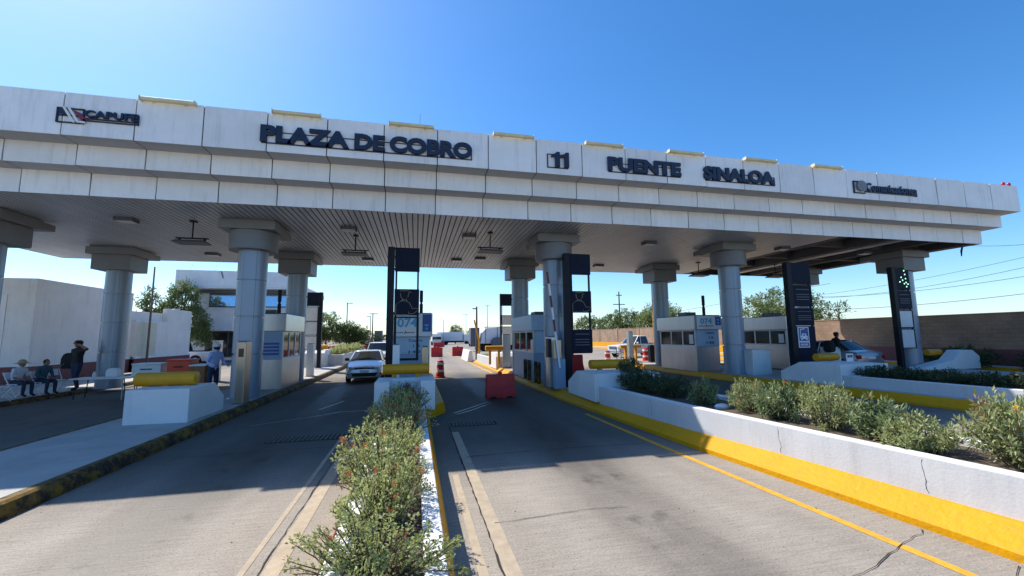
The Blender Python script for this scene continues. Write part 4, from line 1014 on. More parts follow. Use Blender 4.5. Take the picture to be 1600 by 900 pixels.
    return t
car('small silver car facing us, leaving the shaded lane beside the left booth', 'sedan', 'carsilver', (-2.42, 23.15, 0), R(2))
car('white utility car waiting right behind the small silver car', 'suv', 'carwhite', (-2.62, 33.4, 0), 0)
car('white pickup seen from the side behind the man in light blue', 'pickup', 'carwhite', (-18.75, 39.3, 0), R(-90), sc=(1, 1, 1.06))
car('white pickup seen from the side in front of the tan block wall', 'pickup', 'carwhite', (19.2, 34.2, .17), R(-78), sc=(1, 1, 1.06))
car('grey car seen from behind at the far right lane, man leaning on it', 'sedan', 'cargrey', (20.55, 17.5, .18), R(180), sc=(1, 1, 1.06))

# far lorries and the covered white trailer
def lorry(label, x, y, w_, h, l, z=0, box='plastic', cab='carwhite', rz=0):
    t = thing('lorry', label, 'lorry', (0, 0, 0), None, True)
    mb = MB(); mb.box(-w_/2, w_/2, -l/2+1.9, l/2, 1.0, h); mb.build('cargo_box', box, t, .05)
    mb = MB(); mb.box(-w_/2+.05, w_/2-.05, -l/2, -l/2+1.7, .7, h*.82); mb.build('cab', cab, t, .15)
    mb = MB(); mb.box(-w_/2+.15, w_/2-.15, -l/2-.01, -l/2+.3, h*.5, h*.74); mb.build('windscreen', 'glass', t, .03)
    mb = MB(); mb.box(-w_/2+.2, w_/2-.2, -l/2+.3, l/2-.1, .55, .98); mb.build('chassis', 'black', t)
    for yy in (-l/2+.9, l/2-2.2, l/2-1.1):
        for s in (-1, 1): mb = MB(); mb.tube([(s*(w_/2-.3), yy, .5), (s*(w_/2), yy, .5)], .5, 16); mb.build('wheel', 'rubber', t)
    t.location = (x, y, z); t.rotation_euler = (0, 0, rz); return t
lorry('far pale lorry left of the round tree, beyond the red barriers', 5.2, 112, 2.5, 2.9, 8, 0, 'panelgrey', 'panelgrey')
lorry('far white lorry seen side-on below the round tree', 10.2, 116, 2.5, 3.4, 9, 0, 'plastic', 'carwhite', R(75))
t = thing('covered_trailer', 'white covered trailer with a dark box at its end, right of the far yellow post', 'trailer', (11, 60, 0))
mb = MB(); mb.prism([(8.9, 1.15), (14.0, 1.15), (14.0, 3.2), (13.4, 3.45), (9.7, 3.3), (9.2, 2.8)], 'y', 58.7, 61.2); mb.build('cover', 'plastic', t, .06)
mb = MB(); mb.box(7.5, 8.75, 58.8, 61, .8, 3.35); mb.build('dark_box', 'darkgrey', t, .04)
mb = MB(); mb.box(7.5, 14.0, 59.2, 60.8, .7, 1.1); mb.build('chassis', 'black', t)
mb = MB(); mb.prism([(10.4, .65), (12.6, .65), (12.75, 1.5), (12.3, 2.0), (10.8, 2.0), (10.3, 1.5)], 'y', 57.8, 58.6); mb.build('dark_hopper', 'darkgrey', t, .05)
for x in (8.6, 9.4, 13.2): mb = MB(); mb.tube([(x, 58.9, .45), (x, 59.2, .45)], .45, 14); mb.build('wheel', 'rubber', t)
mb = MB()
for x in (9.6, 11.3, 13.6): mb.tube([(x, 58.66, 1.15), (x, 58.66, 3.4)], .04, 5)
mb.tube([(9.4, 58.66, 3.42), (14, 58.66, 3.42)], .05, 5); mb.build('frame', 'darkgrey', t)

# ================================================================== people
def person(label, joints, bones, loc, rz, mats, hat=None, hair=True, carry=None, hands=True, gaze=0.):
    """one skinned figure. joints: name -> (x, y, z, radius); bones: (a, b, material)"""
    names = list(joints); idx = {n: i for i, n in enumerate(names)}
    me = bpy.data.meshes.new('person'); me.from_pydata([joints[n][:3] for n in names], [(idx[a], idx[b]) for a, b, m in bones], [])
    tmp = bpy.data.objects.new('person', me); col.objects.link(tmp)
    md = tmp.modifiers.new('skin', 'SKIN'); md.use_smooth_shade = True
    sv = me.skin_vertices[0].data
    for n in names: r = joints[n][3]; sv[idx[n]].radius = r if isinstance(r, tuple) else (r, r)
    sv[idx['pelvis']].use_root = True
    ss = tmp.modifiers.new('sub', 'SUBSURF'); ss.levels = ss.render_levels = 1
    dg = bpy.context.evaluated_depsgraph_get(); dg.update()
    bm2 = bpy.data.meshes.new_from_object(tmp.evaluated_get(dg)); bpy.data.objects.remove(tmp)
    mb = MB(); mb.bm.from_mesh(bm2); bpy.data.meshes.remove(bm2)
    mlist = ['skin']+sorted({m for _, _, m in bones if m != 'skin'})
    J = {n: Vector(v[:3]) for n, v in joints.items()}
    for f in mb.bm.faces:
        f.smooth = True; c = f.calc_center_median(); best = 9; bi = 0
        for a, b, m in bones:
            p, q = J[a], J[b]; d = q-p; tt = max(0, min(1, (c-p).dot(d)/max(1e-9, d.dot(d)))); dist = (c-(p+d*tt)).length - .5*min(max(joints[a][3]) if isinstance(joints[a][3], tuple) else joints[a][3], .1)
            if dist < best: best = dist; bi = mlist.index(m)
        f.material_index = bi
    # head with a face, joined into the same mesh
    h = J['head']; cs, sn = math.cos(gaze), math.sin(gaze)
    def HL(x, y, z): return h+Vector((x*cs-y*sn, x*sn+y*cs, z))
    n0 = len(mb.bm.verts); mb.sphere(h, .1, 0, 16, (.80, .95, 1.18)); mb.bm.verts.ensure_lookup_table()
    for v in mb.bm.verts[n0:]:
        d = v.co-h; lx = d.x*cs+d.y*sn; ly = -d.x*sn+d.y*cs
        if d.z < -.03: k = 1-.28*min(1, (-d.z-.03)/.09); lx *= k; ly = ly*k-.012
        if ly < -.05 and abs(lx) < .022 and -.045 < d.z < .02: ly -= .022
        v.co = HL(lx, ly, d.z)
    mlist.append('hair'); e = len(mlist)-1
    for s in (-1, 1): mb.sphere(HL(s*.033, -.086, .008), .010, e, 6); mb.sphere(HL(s*.081, .01, -.005), .025, 0, 8, (.4, .8, 1.2))
    mb.sphere(HL(0, -.083, -.062), .02, e, 8, (1.1, .3, .22))
    if hands:
        for hn, el in (('handl', 'elbl'), ('handr', 'elbr')):
            p = J[hn]; d = (p-J[el]).normalized(); a = d.cross(Vector((0, 0, 1)) if abs(d.z) < .8 else Vector((0, 1, 0))).normalized(); b = d.cross(a)
            for k, (off, ln) in enumerate(((-.033, .065), (-.011, .078), (.011, .074), (.032, .058))):
                q = p+d*.045+a*off; mb.tube([q, q+d*ln*.55+b*.006, q+d*ln*.95+b*.03], [.010, .009, .006], 5, 0)
            q = p+d*.0-a*.035; mb.tube([q, q-a*.03+d*.03+b*.012, q-a*.035+d*.065+b*.02], [.011, .010, .007], 5, 0)
    o = mb.build('person', mlist, None, 0, False)
    tag(o, label, 'person')
    o['_local'] = 1
    if hair:
        mb = MB(); mb.sphere(HL(0, .014, .028), .105, 0, 14, (.84, .95, 1.06)); bm = mb.bm
        bmesh.ops.delete(bm, geom=[v for v in bm.verts if v.co.z < h.z-.05 or (-(v.co.x-h.x)*sn+(v.co.y-h.y)*cs < -.06 and v.co.z < h.z+.06)], context='VERTS'); mb.build('hair', 'hair', o)
    if hat:
        m, brim = hat; mb = MB(); z = h.z+.045
        rings = []
        for rr, zz in ((.108, z), (.106, z+.05), (.088, z+.095), (.04, z+.118)): rings.append([(*HL(rr*.95*math.cos(k*PI/8), rr*1.08*math.sin(k*PI/8)+.008, 0).xy, zz) for k in range(16)])
        mb.loft(rings, 0, True, True)
        if brim == 'cap': mb.loft([[HL(.085*math.cos(PI+k*PI/8), -.085+.11*math.sin(PI+k*PI/8)*s_, .045+dz) for k in range(9)] for s_, dz in ((1, 0.0), (1, .012))], 0)
        else: mb.loft([[HL(r_*math.cos(k*PI/8), r_*1.05*math.sin(k*PI/8), .04+dz) for k in range(16)] for r_, dz in ((.10, .012), (.21, -.02), (.212, -.01), (.10, .022))], 0)
        mb.build('hat' if brim != 'cap' else 'cap', m, o)
    o.location = loc; o.rotation_euler = (0, 0, rz)
    return o
def standing(hl=None, el=None, hr=None, er=None, lean=0., bend=0., step=.05):
    """default upright figure facing -y, 1.72 m; arms given as points"""
    j = dict(pelvis=(0, 0, .93, (.15, .115)), belly=(0, -lean*.25, 1.08, (.145, .11)), chest=(0, -lean*.6, 1.28, (.165, .12)), upchest=(0, -lean*.85, 1.40, (.13, .10)), neck=(0, -lean, 1.49, .055), head=(0, -lean-.015, 1.60, .07),
             shl=(.17, -lean*.85, 1.41, .072), elbl=el or (.25, -lean*.5+.03, 1.13, .047), handl=hl or (.26, -.1-lean*.5, .88, .036),
             shr=(-.17, -lean*.85, 1.41, .072), elbr=er or (-.25, -lean*.5+.03, 1.13, .047), handr=hr or (-.26, -.1-lean*.5, .88, .036),
             hipl=(.09, 0, .86, .098), kneel=(.10, -.02-step*.4, .49, .068), ankl=(.10, .03-step*.3, .09, .048), toel=(.11, -.13-step*.3, .035, .042),
             hipr=(-.09, 0, .86, .098), kneer=(-.10, -.02+step*.4, .49, .068), ankr=(-.10, .03+step, .09, .048), toer=(-.11, -.13+step, .035, .042))
    return j
def bones(shirt, pants, shoe='shirtdark', sleeve=None, fore='skin'):
    sl = sleeve or shirt
    return [('pelvis', 'belly', shirt), ('belly', 'chest', shirt), ('chest', 'upchest', shirt), ('upchest', 'neck', shirt), ('neck', 'head', 'skin'), ('upchest', 'shl', shirt), ('shl', 'elbl', sl), ('elbl', 'handl', fore), ('upchest', 'shr', shirt), ('shr', 'elbr', sl), ('elbr', 'handr', fore),
            ('pelvis', 'hipl', pants), ('hipl', 'kneel', pants), ('kneel', 'ankl', pants), ('ankl', 'toel', shoe), ('pelvis', 'hipr', pants), ('hipr', 'kneer', pants), ('kneer', 'ankr', pants), ('ankr', 'toer', shoe)]
# standing man, seen from behind, arm raised to his head
j = standing(hl=(.12, -.11, 1.63, .036), el=(.42, -.05, 1.44, .047), hr=(-.3, -.15, .95, .036), step=.12)
p = person('person in dark shirt and jeans by the folding table, one arm raised to the head', j, bones('shirtdark', 'jeans', fore='skin'), (-13.15, 20.3, .15), R(-160), None, hat=('shirtdark', 'cap'), gaze=.5)
p.scale = (1.34, 1.25, 1.12); p.rotation_euler = (0, 0, R(-25))
t = thing('backpack', 'dark backpack hanging on the back of the standing person in dark clothes', 'bag', (-13.5, 20.45, 1.1))
mb = MB(); mb.loft([[(-13.5+.2*sx*a, 20.42+.15*sy*b, z) for sx, sy in ((-1, -1), (1, -1), (1, 1), (-1, 1))] for z, a, b in ((1.0, .8, .8), (1.1, 1, 1), (1.4, 1, .95), (1.58, .75, .7), (1.62, .4, .4))]); mb.build('sack', 'shirtdark', t, .04)
mb = MB(); mb.tube([(-13.42, 20.34, 1.58), (-13.3, 20.25, 1.72), (-13.15, 20.2, 1.64)], .02, 6); mb.build('strap', 'black', t)
# man in light blue, cap, back turned towards the lane
j = standing(hl=(.2, -.34, 1.02, .036), el=(.27, -.06, 1.14, .045), hr=(-.2, -.34, 1.02, .036), er=(-.27, -.06, 1.14, .045), lean=.1)
p = person('person in light blue long-sleeved shirt and grey cap beside the left white block', j, bones('shirtblue', 'jeans', fore='shirtblue'), (-6.78, 16.5, .2), R(60), None, hat=('panelgrey', 'cap'), gaze=2.0)
p.scale = (1.05, 1.05, 1.0)
# seated pair
def seated():
    return dict(pelvis=(0, .05, .50, (.15, .12)), belly=(0, .04, .64, (.145, .115)), chest=(0, -.02, .84, (.16, .12)), upchest=(0, -.05, .95, (.13, .10)), neck=(0, -.09, 1.04, .055), head=(0, -.11, 1.15, .07),
                shl=(.17, -.05, .96, .07), elbl=(.24, -.08, .70, .046), handl=(.12, -.30, .62, .036), shr=(-.17, -.05, .96, .07), elbr=(-.24, -.08, .70, .046), handr=(-.12, -.30, .62, .036),
                hipl=(.10, .0, .48, .098), kneel=(.12, -.42, .50, .068), ankl=(.13, -.40, .09, .048), toel=(.13, -.56, .035, .04), hipr=(-.10, 0, .48, .098), kneer=(-.12, -.42, .50, .068), ankr=(-.13, -.40, .09, .048), toer=(-.13, -.56, .035, .04))
person('seated person in white top and straw hat at the left edge', seated(), bones('shirtwhite', 'jeans', fore='skin'), (-13.75, 18.6, .15), R(75), None, hat=('straw', 'brim'))
person('person with long dark hair in a teal top sitting left of the standing person', seated(), bones('teal', 'jeans', fore='teal'), (-13.42, 19.15, .15), R(70), None)
# man leaning on the car at the right
j = standing(hl=(.14, -.78, 1.36, .036), el=(.24, -.52, 1.36, .045), hr=(-.24, -.25, .95, .036), lean=.2, step=.1)
p = person('person in black clothes and cap leaning one arm on the roof of the grey car', j, bones('shirtdark', 'shirtdark', fore='shirtdark'), (18.9, 15.75, .38), R(75), None, hat=('shirtdark', 'cap'), gaze=.1)
t = thing('backpack', 'black backpack on the back of the person leaning on the grey car', 'bag', (18.62, 15.7, 1.2))
mb = MB(); mb.loft([[(18.6+.16*sx*a, 15.66+.2*sy*b, z) for sx, sy in ((-1, -1), (1, -1), (1, 1), (-1, 1))] for z, a, b in ((1.22, .8, .8), (1.34, 1, 1), (1.6, 1, .95), (1.76, .6, .7))]); mb.build('sack', 'shirtdark', t, .05)
mb = MB(); mb.tube([(18.66, 15.6, 1.72), (18.76, 15.6, 1.84), (18.86, 15.62, 1.78)], .02, 6); mb.build('strap', 'black', t)

# ================================================================== tables, chairs, boxes at the left
t = thing('folding_table', 'white folding table with thin dark legs on the left lane edge', 'table', (-11.2, 18.6, 0))
mb = MB(); mb.box(-12.1, -10.25, 18.35, 19.1, .70, .745); mb.build('tabletop', 'plastic', t, .012)
for x, dx in ((-11.9, -.06), (-10.45, .06)):
    for yy in (18.45, 19.0): mb = MB(); mb.tube([(x, yy, .70), (x+dx, yy, 0)], .016, 6); mb.build('leg', 'black', t)
mb = MB(); mb.tube([(-11.9, 18.45, .35), (-11.9, 19.0, .35)], .012, 5); mb.tube([(-10.45, 18.45, .35), (-10.45, 19.0, .35)], .012, 5); mb.build('brace', 'black', t)
mb = MB(); mb.loft([[(-10.98+.2*sx*a, 18.75+.12*sy*a, z) for sx, sy in ((-1, -1), (1, -1), (1, 1), (-1, 1))] for z, a in ((.747, .9), (.85, 1), (1.0, .95), (1.08, .6))])
tag(mb.build('plastic_bag', 'plastic', None, .03), 'white plastic bag standing on the folding table', 'bag')
mb = MB(); mb.lathe([(.05, .747), (.055, .86), (.03, .92), (.025, .96)], -11.55, 18.7, 12); tag(mb.build('cup', 'panelgrey'), 'small pale bottle standing left on the folding table', 'bottle')
def fold_chair():
    t = thing('folding_chair', 'x', 'chair', (0, 0, 0), 'white folding chairs at the left', True)
    mb = MB(); mb.box(-.21, .21, -.22, .2, .43, .46); mb.build('seat', 'plastic', t, .015)
    mb = MB(); mb.loft([[(-.21, .24, .62), (.21, .24, .62), (.21, .27, .62), (-.21, .27, .62)], [(-.2, .31, .86), (.2, .31, .86), (.2, .34, .86), (-.2, .34, .86)]]); mb.build('backrest', 'plastic', t, .015)
    for s in (-1, 1):
        mb = MB(); mb.tube([(s*.23, .33, .86), (s*.23, .05, .42), (s*.23, -.27, 0)], .016, 6); mb.build('leg', 'plastic', t)
        mb = MB(); mb.tube([(s*.21, -.2, .44), (s*.21, .28, 0)], .016, 6); mb.build('leg', 'plastic', t)
    return t
c = fold_chair(); c.location = (-13.35, 17.5, .15); c.rotation_euler = (0, 0, R(120)); c['label'] = 'empty white folding chair at the left edge, nearest the lane'
dup(c, (-13.73, 18.62, .15), R(75), 'white folding chair under the person with the straw hat')
dup(c, (-13.39, 19.17, .15), R(70), 'white folding chair under the person in the teal top')
dup(c, (-13.6, 20.0, .15), R(60), 'empty white folding chair just left of the standing person')
def crate(name, x0, x1, y0, y1, z0, z1, m, label, cat, lid=None):
    t = thing(name, label, cat, ((x0+x1)/2, (y0+y1)/2, z0))
    mb = MB(); mb.box(x0, x1, y0, y1, z0, z1-.05); mb.build('body', m, t, .02)
    mb = MB(); mb.box(x0-.02, x1+.02, y0-.02, y1+.02, z1-.048, z1); mb.build('lid', lid or m, t, .01)
    mb = MB(); mb.box(x0+(x1-x0)*.3, x0+(x1-x0)*.7, y0-.02, y0-.001, (z0+z1)/2, (z0+z1)/2+.04); mb.build('handle', 'black', t)
    return t
def stand(x0, x1, y0, y1, z0, z1, label):
    t = thing('low_table', label, 'table', ((x0+x1)/2, (y0+y1)/2, z0))
    mb = MB(); mb.box(x0, x1, y0, y1, z1-.04, z1); mb.build('tabletop', 'plastic', t, .01)
    for x in (x0+.05, x1-.05):
        for y in (y0+.05, y1-.05): mb = MB(); mb.tube([(x, y, z0), (x, y, z1-.04)], .018, 6); mb.build('leg', 'galv', t)
stand(-10.2, -7.95, 17.8, 18.7, 0, .80, 'low table carrying the pale cool box and the red cool box')
crate('cool_box', -9.95, -9.05, 17.9, 18.5, .802, 1.26, 'panelgrey', 'pale cool box with a white lid behind the yellow tube', 'cool box', 'plastic')
crate('cool_box', -8.85, -8.1, 17.85, 18.5, .802, 1.38, 'redorange', 'bright orange-red cool box behind the yellow tube', 'cool box')
crate('wooden_stand', -7.68, -7.2, 16.9, 17.5, .2, 1.22, 'brown', 'brown wooden stand with a white top in front of the person in light blue', 'stand', 'plastic')
crate('cool_box', -8.08, -7.78, 17.75, 18.4, .802, 1.2, 'red', 'small red box between the orange-red cool box and the brown stand', 'box')
# ================================================================== plants
def leaf(mb, p, d, up, L, W, mi):
    """folded diamond leaf"""
    s = d.cross(up)
    if s.length < 1e-4: s = d.orthogonal()
    s.normalize(); nrm = s.cross(d)
    a = mb.bm.verts.new(p); m1 = mb.bm.verts.new(p+d*L*.5+s*W*.5+nrm*W*.18); m2 = mb.bm.verts.new(p+d*L*.5-s*W*.5+nrm*W*.18); t = mb.bm.verts.new(p+d*L-nrm*L*.08)
    f = mb.bm.faces.new((a, m1, t, m2)); f.material_index = mi
def rv(rd): 
    while True:
        v = Vector((rd.uniform(-1, 1), rd.uniform(-1, 1), rd.uniform(-1, 1)))
        if .05 < v.length < 1: return v.normalized()
def shrub_meshes(seed, rx, ry, h, nst, per, L, W, mleaf, dry=0., flowers=0, spread=.6, low=.25, tuft=False):
    rd = random.Random(seed); fo, st, FL = MB(), MB(), []
    for i in range(nst):
        a = rd.uniform(0, 2*PI); s = math.sqrt(rd.random())
        e = Vector((rx*math.cos(a)*s, ry*math.sin(a)*s, h*(1-.45*s*s)*rd.uniform(.62, 1.08)))
        if rd.random() < low: e.z = h*rd.uniform(.12, .4); e.x *= 1.15; e.y *= 1.05
        b = Vector((e.x*.25+rd.uniform(-.05, .05), e.y*.3+rd.uniform(-.05, .05), 0))
        c = b.lerp(e, .5)+Vector((e.x*.12, e.y*.12, h*.12))
        path = [(b*(1-t)**2+c*2*t*(1-t)+e*t*t)+rv(rd)*.012 for t in (0, .25, .5, .75, 1)]
        st.tube(path, [.009, .008, .006, .005, .003], 4, 0, False)
        n = int(per*rd.uniform(.6, 1.3)); isdry = rd.random() < dry
        for k in range(n):
            t = 1-(rd.random()**1.5)*.72; p = b*(1-t)**2+c*2*t*(1-t)+e*t*t
            tang = ((c-b)*(1-t)+(e-c)*t).normalized()
            r = rv(rd); d = (tang*.35+r*1.0+Vector((0, -.1, .25))).normalized()
            if tuft: d = (tang*.5+r+Vector((0, 0, .3))).normalized()
            sz = rd.uniform(.6, 1.25)
            leaf(fo, p+r*rd.uniform(0, .04)*(1 if L < .06 else 1.6), d, (Vector((0, 0, 1))+rv(rd)*.8), L*sz, W*sz, 1 if isdry and rd.random() < .8 else 0)
        if flowers and rd.random() < flowers:
            fl = MB(); FL.append(fl); p0 = e+Vector((0, 0, .035))
            for q in range(rd.randint(5, 10)):
                d = (rv(rd)+Vector((0, 0, .6))).normalized(); leaf(fl, p0+rv(rd)*.022, d, rv(rd), .026, .026, 0)
    return fo, st, FL
PROTO = {}
def shrub(kind, loc, label, group, rz=0, sc=(1, 1, 1), name='shrub'):
    if kind not in PROTO:
        cfg = {'spiny0': dict(seed=1, rx=.60, ry=.62, h=.62, nst=105, per=36, L=.036, W=.026, m='leafa', dry=.04, flowers=.08),
               'spiny1': dict(seed=2, rx=.58, ry=.64, h=.56, nst=105, per=36, L=.035, W=.025, m='leafa', dry=.03, flowers=.05),
               'spiny2': dict(seed=3, rx=.46, ry=.62, h=.60, nst=110, per=30, L=.036, W=.024, m='leafa', dry=.34, flowers=.05),
               'olive0': dict(seed=4, rx=.62, ry=.60, h=.56, nst=95, per=38, L=.072, W=.030, m='leafb', dry=.05, flowers=0),
               'olive1': dict(seed=5, rx=.70, ry=.62, h=.66, nst=85, per=44, L=.066, W=.027, m='leafb', dry=.03, flowers=.01),
               'broad0': dict(seed=6, rx=.50, ry=.52, h=.62, nst=70, per=26, L=.105, W=.036, m='leafc', dry=.03, flowers=.02),
               'broad1': dict(seed=7, rx=.46, ry=.46, h=.46, nst=60, per=26, L=.085, W=.034, m='leafc', dry=.10, flowers=.05),
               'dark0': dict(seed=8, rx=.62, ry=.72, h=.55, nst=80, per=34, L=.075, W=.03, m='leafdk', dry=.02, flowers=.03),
               'far0': dict(seed=9, rx=.75, ry=1.9, h=.8, nst=90, per=24, L=.14, W=.08, m='leafa', dry=.06, flowers=.12)}[kind]
        m = cfg.pop('m'); fo, st, fl = shrub_meshes(mleaf=m, **cfg)
        t = thing(name, label, 'shrub', (0, 0, 0), group, True)
        fo.build('foliage', [m, 'leafdry'], t, 0, False); st.build('stems', 'twig', t)
        for q in fl: q.build('flower', 'flower', t, 0, False)
        PROTO[kind] = t
        t.location = loc; t.rotation_euler = (0, 0, rz); t.scale = sc
        return t
    o = dup(PROTO[kind], loc, rz, label, sc); o['group'] = group
    return o
GM = 'shrubs of the narrow central planter'
zc = .37
for i, (k, y, x, sx, sz, lb) in enumerate((
        ('spiny0', 2.55, -.30, .32, .62, 'small-leaved shrub at the very bottom edge, nearest the camera in the central planter'),
        ('spiny1', 3.35, -.25, .38, .82, 'dense small-leaved shrub second nearest the camera in the central planter'),
        ('spiny0', 4.15, -.27, .48, 1.0, 'bushy shrub with a few red flowers, third from the camera in the central planter'),
        ('spiny1', 4.95, -.34, .64, 1.1, 'tallest near shrub reaching over the left lane from the central planter'),
        ('spiny0', 5.8, -.40, .72, 1.15, 'shrub with red flowers leaning left, middle of the central planter'),
        ('spiny1', 6.75, -.24, .56, .9, 'yellow-green shrub in the middle of the central planter, behind the red-flowered one'),
        ('spiny2', 7.7, -.24, .66, 1.05, 'half-dried brownish shrub in the far half of the central planter'),
        ('spiny0', 8.65, -.40, .80, 1.2, 'shrub with red flowers far along the central planter, poking out to the left'),
        ('spiny2', 9.6, -.22, .75, 1.3, 'tall brown-tipped shrub just in front of the white block arms'))):
    shrub(k, (x, y, zc), lb, GM, i*1.3, (sx, 1, sz))
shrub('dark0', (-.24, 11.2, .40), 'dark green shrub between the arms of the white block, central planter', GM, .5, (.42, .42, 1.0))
GR = 'shrubs of the long right planter'
zc = .60
for i, (k, x, y, s, sz, lb) in enumerate((
        ('olive1', 6.5, 2.2, 1.0, .9, 'olive shrub at the right picture edge, nearest in the long right planter'),
        ('olive1', 6.45, 3.25, 1.05, 1.3, 'spiky olive shrub with tall upright tips, large in the long right planter'),
        ('olive0', 6.2, 4.15, .8, .8, 'low olive shrub between the spiky shrub and the broad-leaved one'),
        ('broad0', 6.35, 4.7, 1.0, .95, 'broad-leaved shrub with a faded flower in the long right planter'),
        ('olive1', 6.35, 5.5, .85, 1.1, 'olive shrub left of the broad-leaved shrub with the faded flower'),
        ('broad0', 6.25, 6.25, .95, 1.05, 'dark glossy shrub in the sunny middle of the long right planter'),
        ('olive1', 6.3, 7.05, .72, .95, 'thin sprawling shrub right of the bare gap in the long right planter'),
        ('broad1', 6.0, 7.95, .85, 1.15, 'round sunlit shrub left of the bare gap, at the shadow edge'),
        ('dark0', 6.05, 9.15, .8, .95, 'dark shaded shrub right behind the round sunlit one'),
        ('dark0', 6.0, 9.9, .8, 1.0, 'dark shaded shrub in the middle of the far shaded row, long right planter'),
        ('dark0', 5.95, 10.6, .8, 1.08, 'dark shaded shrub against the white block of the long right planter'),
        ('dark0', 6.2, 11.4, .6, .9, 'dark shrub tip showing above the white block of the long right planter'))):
    shrub(k, (x, y, zc if y < 11 else .95), lb, GR, i*1.7, (s*(.84 if i < 8 else 1), s*(.84 if i < 8 else 1), sz))
o = bpy.data.objects[-1]
mb = MB(); mb.loft([[(6.0+.16*a*math.cos(k*PI/6), 7.42+.11*a*math.sin(k*PI/6), z) for k in range(12)] for z, a in ((.618, .9), (.66, 1), (.70, .7), (.715, .3))])
tag(mb.build('plastic_bag', 'plastic'), 'crumpled white bag lying on the bare soil of the long right planter', 'litter')
G3 = 'shrubs of the second right planter'
for i, (k, x, y, s, lb) in enumerate((('olive1', 15.2, 5.4, 1.1, 'sunlit shrub at the right edge of the second planter'), ('olive1', 14.9, 6.5, 1.1, 'shrub at the shadow edge of the second planter'),
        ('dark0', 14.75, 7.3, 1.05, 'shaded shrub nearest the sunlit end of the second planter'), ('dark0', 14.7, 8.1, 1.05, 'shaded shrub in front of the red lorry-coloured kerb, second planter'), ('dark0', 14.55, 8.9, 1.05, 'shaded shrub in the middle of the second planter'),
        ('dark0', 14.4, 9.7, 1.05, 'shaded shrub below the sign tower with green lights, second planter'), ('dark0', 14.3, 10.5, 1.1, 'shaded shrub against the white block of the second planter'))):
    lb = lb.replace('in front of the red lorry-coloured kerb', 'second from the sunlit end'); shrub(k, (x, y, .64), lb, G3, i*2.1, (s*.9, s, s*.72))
shrub('dark0', (26.6, 15.6, .3), 'dark hedge bush at the foot of the shaded block wall, far right', 'hedge bushes by the block wall', 0, (1.6, 2.4, 2.0)); shrub('dark0', (26.9, 12.6, .3), 'dark hedge bush at the right picture edge by the shaded wall', 'hedge bushes by the block wall', 2, (1.6, 2.4, 2.2))
GF = 'shrubs of the far flowering planter'
for i, y in enumerate((34.2, 37.4, 40.6, 43.9)): shrub('far0', (-5.68+.01*i, y, .8), ('nearest', 'second', 'third', 'farthest')[i]+' flowering shrub in the far planter left of the silver car', GF, 0 if i % 2 else PI, (.85, .95, 1.0))
for i, y in enumerate((27.6, 29.6, 31.6)): shrub('far0', (5.5, y, .55), ('near', 'middle', 'far')[i]+' low shrub in the far low planter right of the open lane', 'shrubs of the far low planter', PI*i, (.85, .6, .35))

# ------------------------------------------------------------------ trees
def tree(loc, crown, label, group, nleaf, size, mleaf, seed, h0=1.2, name='tree', bare=0):
    """crown: ellipsoid lobes (dx, dy, z, rx, ry, rz)"""
    rd = random.Random(seed); t = thing(name, label, 'tree', loc, group)
    X, Y, Z = loc; mb = MB(); top = max(c[2] for c in crown)
    mb.tube([(X, Y, Z-.2), (X+.05, Y, Z+h0*.5), (X-.03, Y+.05, Z+h0), (X+.08, Y, Z+top*.7)], [.17*size*4, .14*size*4, .11*size*4, .03], 8)
    for c in crown:
        p0 = Vector((X, Y, Z+h0*rd.uniform(.6, 1))); p2 = Vector((X+c[0], Y+c[1], Z+c[2]+c[5]*.3)); p1 = p0.lerp(p2, .5)+Vector((0, 0, .2))
        mb.tube([p0, p1, p2], [.06, .045, .02], 6)
        for k in range(3+bare): q = p2+Vector((rd.uniform(-1, 1)*c[3], rd.uniform(-1, 1)*c[4], rd.uniform(.2, 1.05)*c[5])); mb.tube([p1, p2.lerp(q, .5), q], [.03, .02, .008], 4)
    mb.build('trunk', 'bark', t)
    mb = MB(); vol = [c[3]*c[4]*c[5] for c in crown]; tot = sum(vol)
    for c, v in zip(crown, vol):
        ctr = Vector((X+c[0], Y+c[1], Z+c[2])); n = int(nleaf*v/tot)
        ncl = max(6, n//26)
        for q in range(ncl):
            u = rv(rd); rr = (.35+.65*rd.random()**.5)*(1+.18*noise.noise(u*2.3+Vector((seed, 0, 0))))
            cc = ctr+Vector((u.x*c[3], u.y*c[4], u.z*c[5]))*rr; cs = size*rd.uniform(1.0, 2.4)
            for k in range(26):
                p = cc+rv(rd)*cs*rd.random()**.6; d = (rv(rd)+u*.5+Vector((0, 0, -.1))).normalized()
                leaf(mb, p, d, Vector((0, 0, 1))+rv(rd)*.7, size*rd.uniform(.6, 1.3), size*.5*rd.uniform(.7, 1.2), 0)
    mb.build('crown', mleaf, t, 0, False)
    return t
GT = 'trees behind the left walls'
tree((-20.2, 42.3, 0), [(0, 0, 5.3, 1.3, 1.2, 1.9), (.9, 0, 3.6, 1.3, 1.2, 1.5), (-.9, 0, 4.2, 1.1, 1.1, 1.3), (.3, 0, 6.6, .5, .5, .9), (1.6, 0, 2.6, .9, .9, 1.1)], 'dense pointed tree in front of the two-storey building, behind the low wall', GT, 11000, .21, 'leaft2', 11)
tree((-22.6, 42.3, 0), [(0, 0, 5.5, .9, .8, 1.1), (.3, 0, 4.2, .7, .7, .7)], 'small thin tree left of the dense pointed tree', GT, 1900, .2, 'leaft2', 12)
GB = 'trees behind the far red barriers'
tree((-13.2, 68, 0), [(0, 0, 4.0, 2.1, 2, 2.2), (-1.5, 0, 2.6, 1.8, 2, 1.8), (1.3, 0, 2.8, 1.4, 1.5, 1.5)], 'tall pale-topped tree right of the tower with grey panels', GB, 8500, .27, 'leaft2', 13, bare=4)
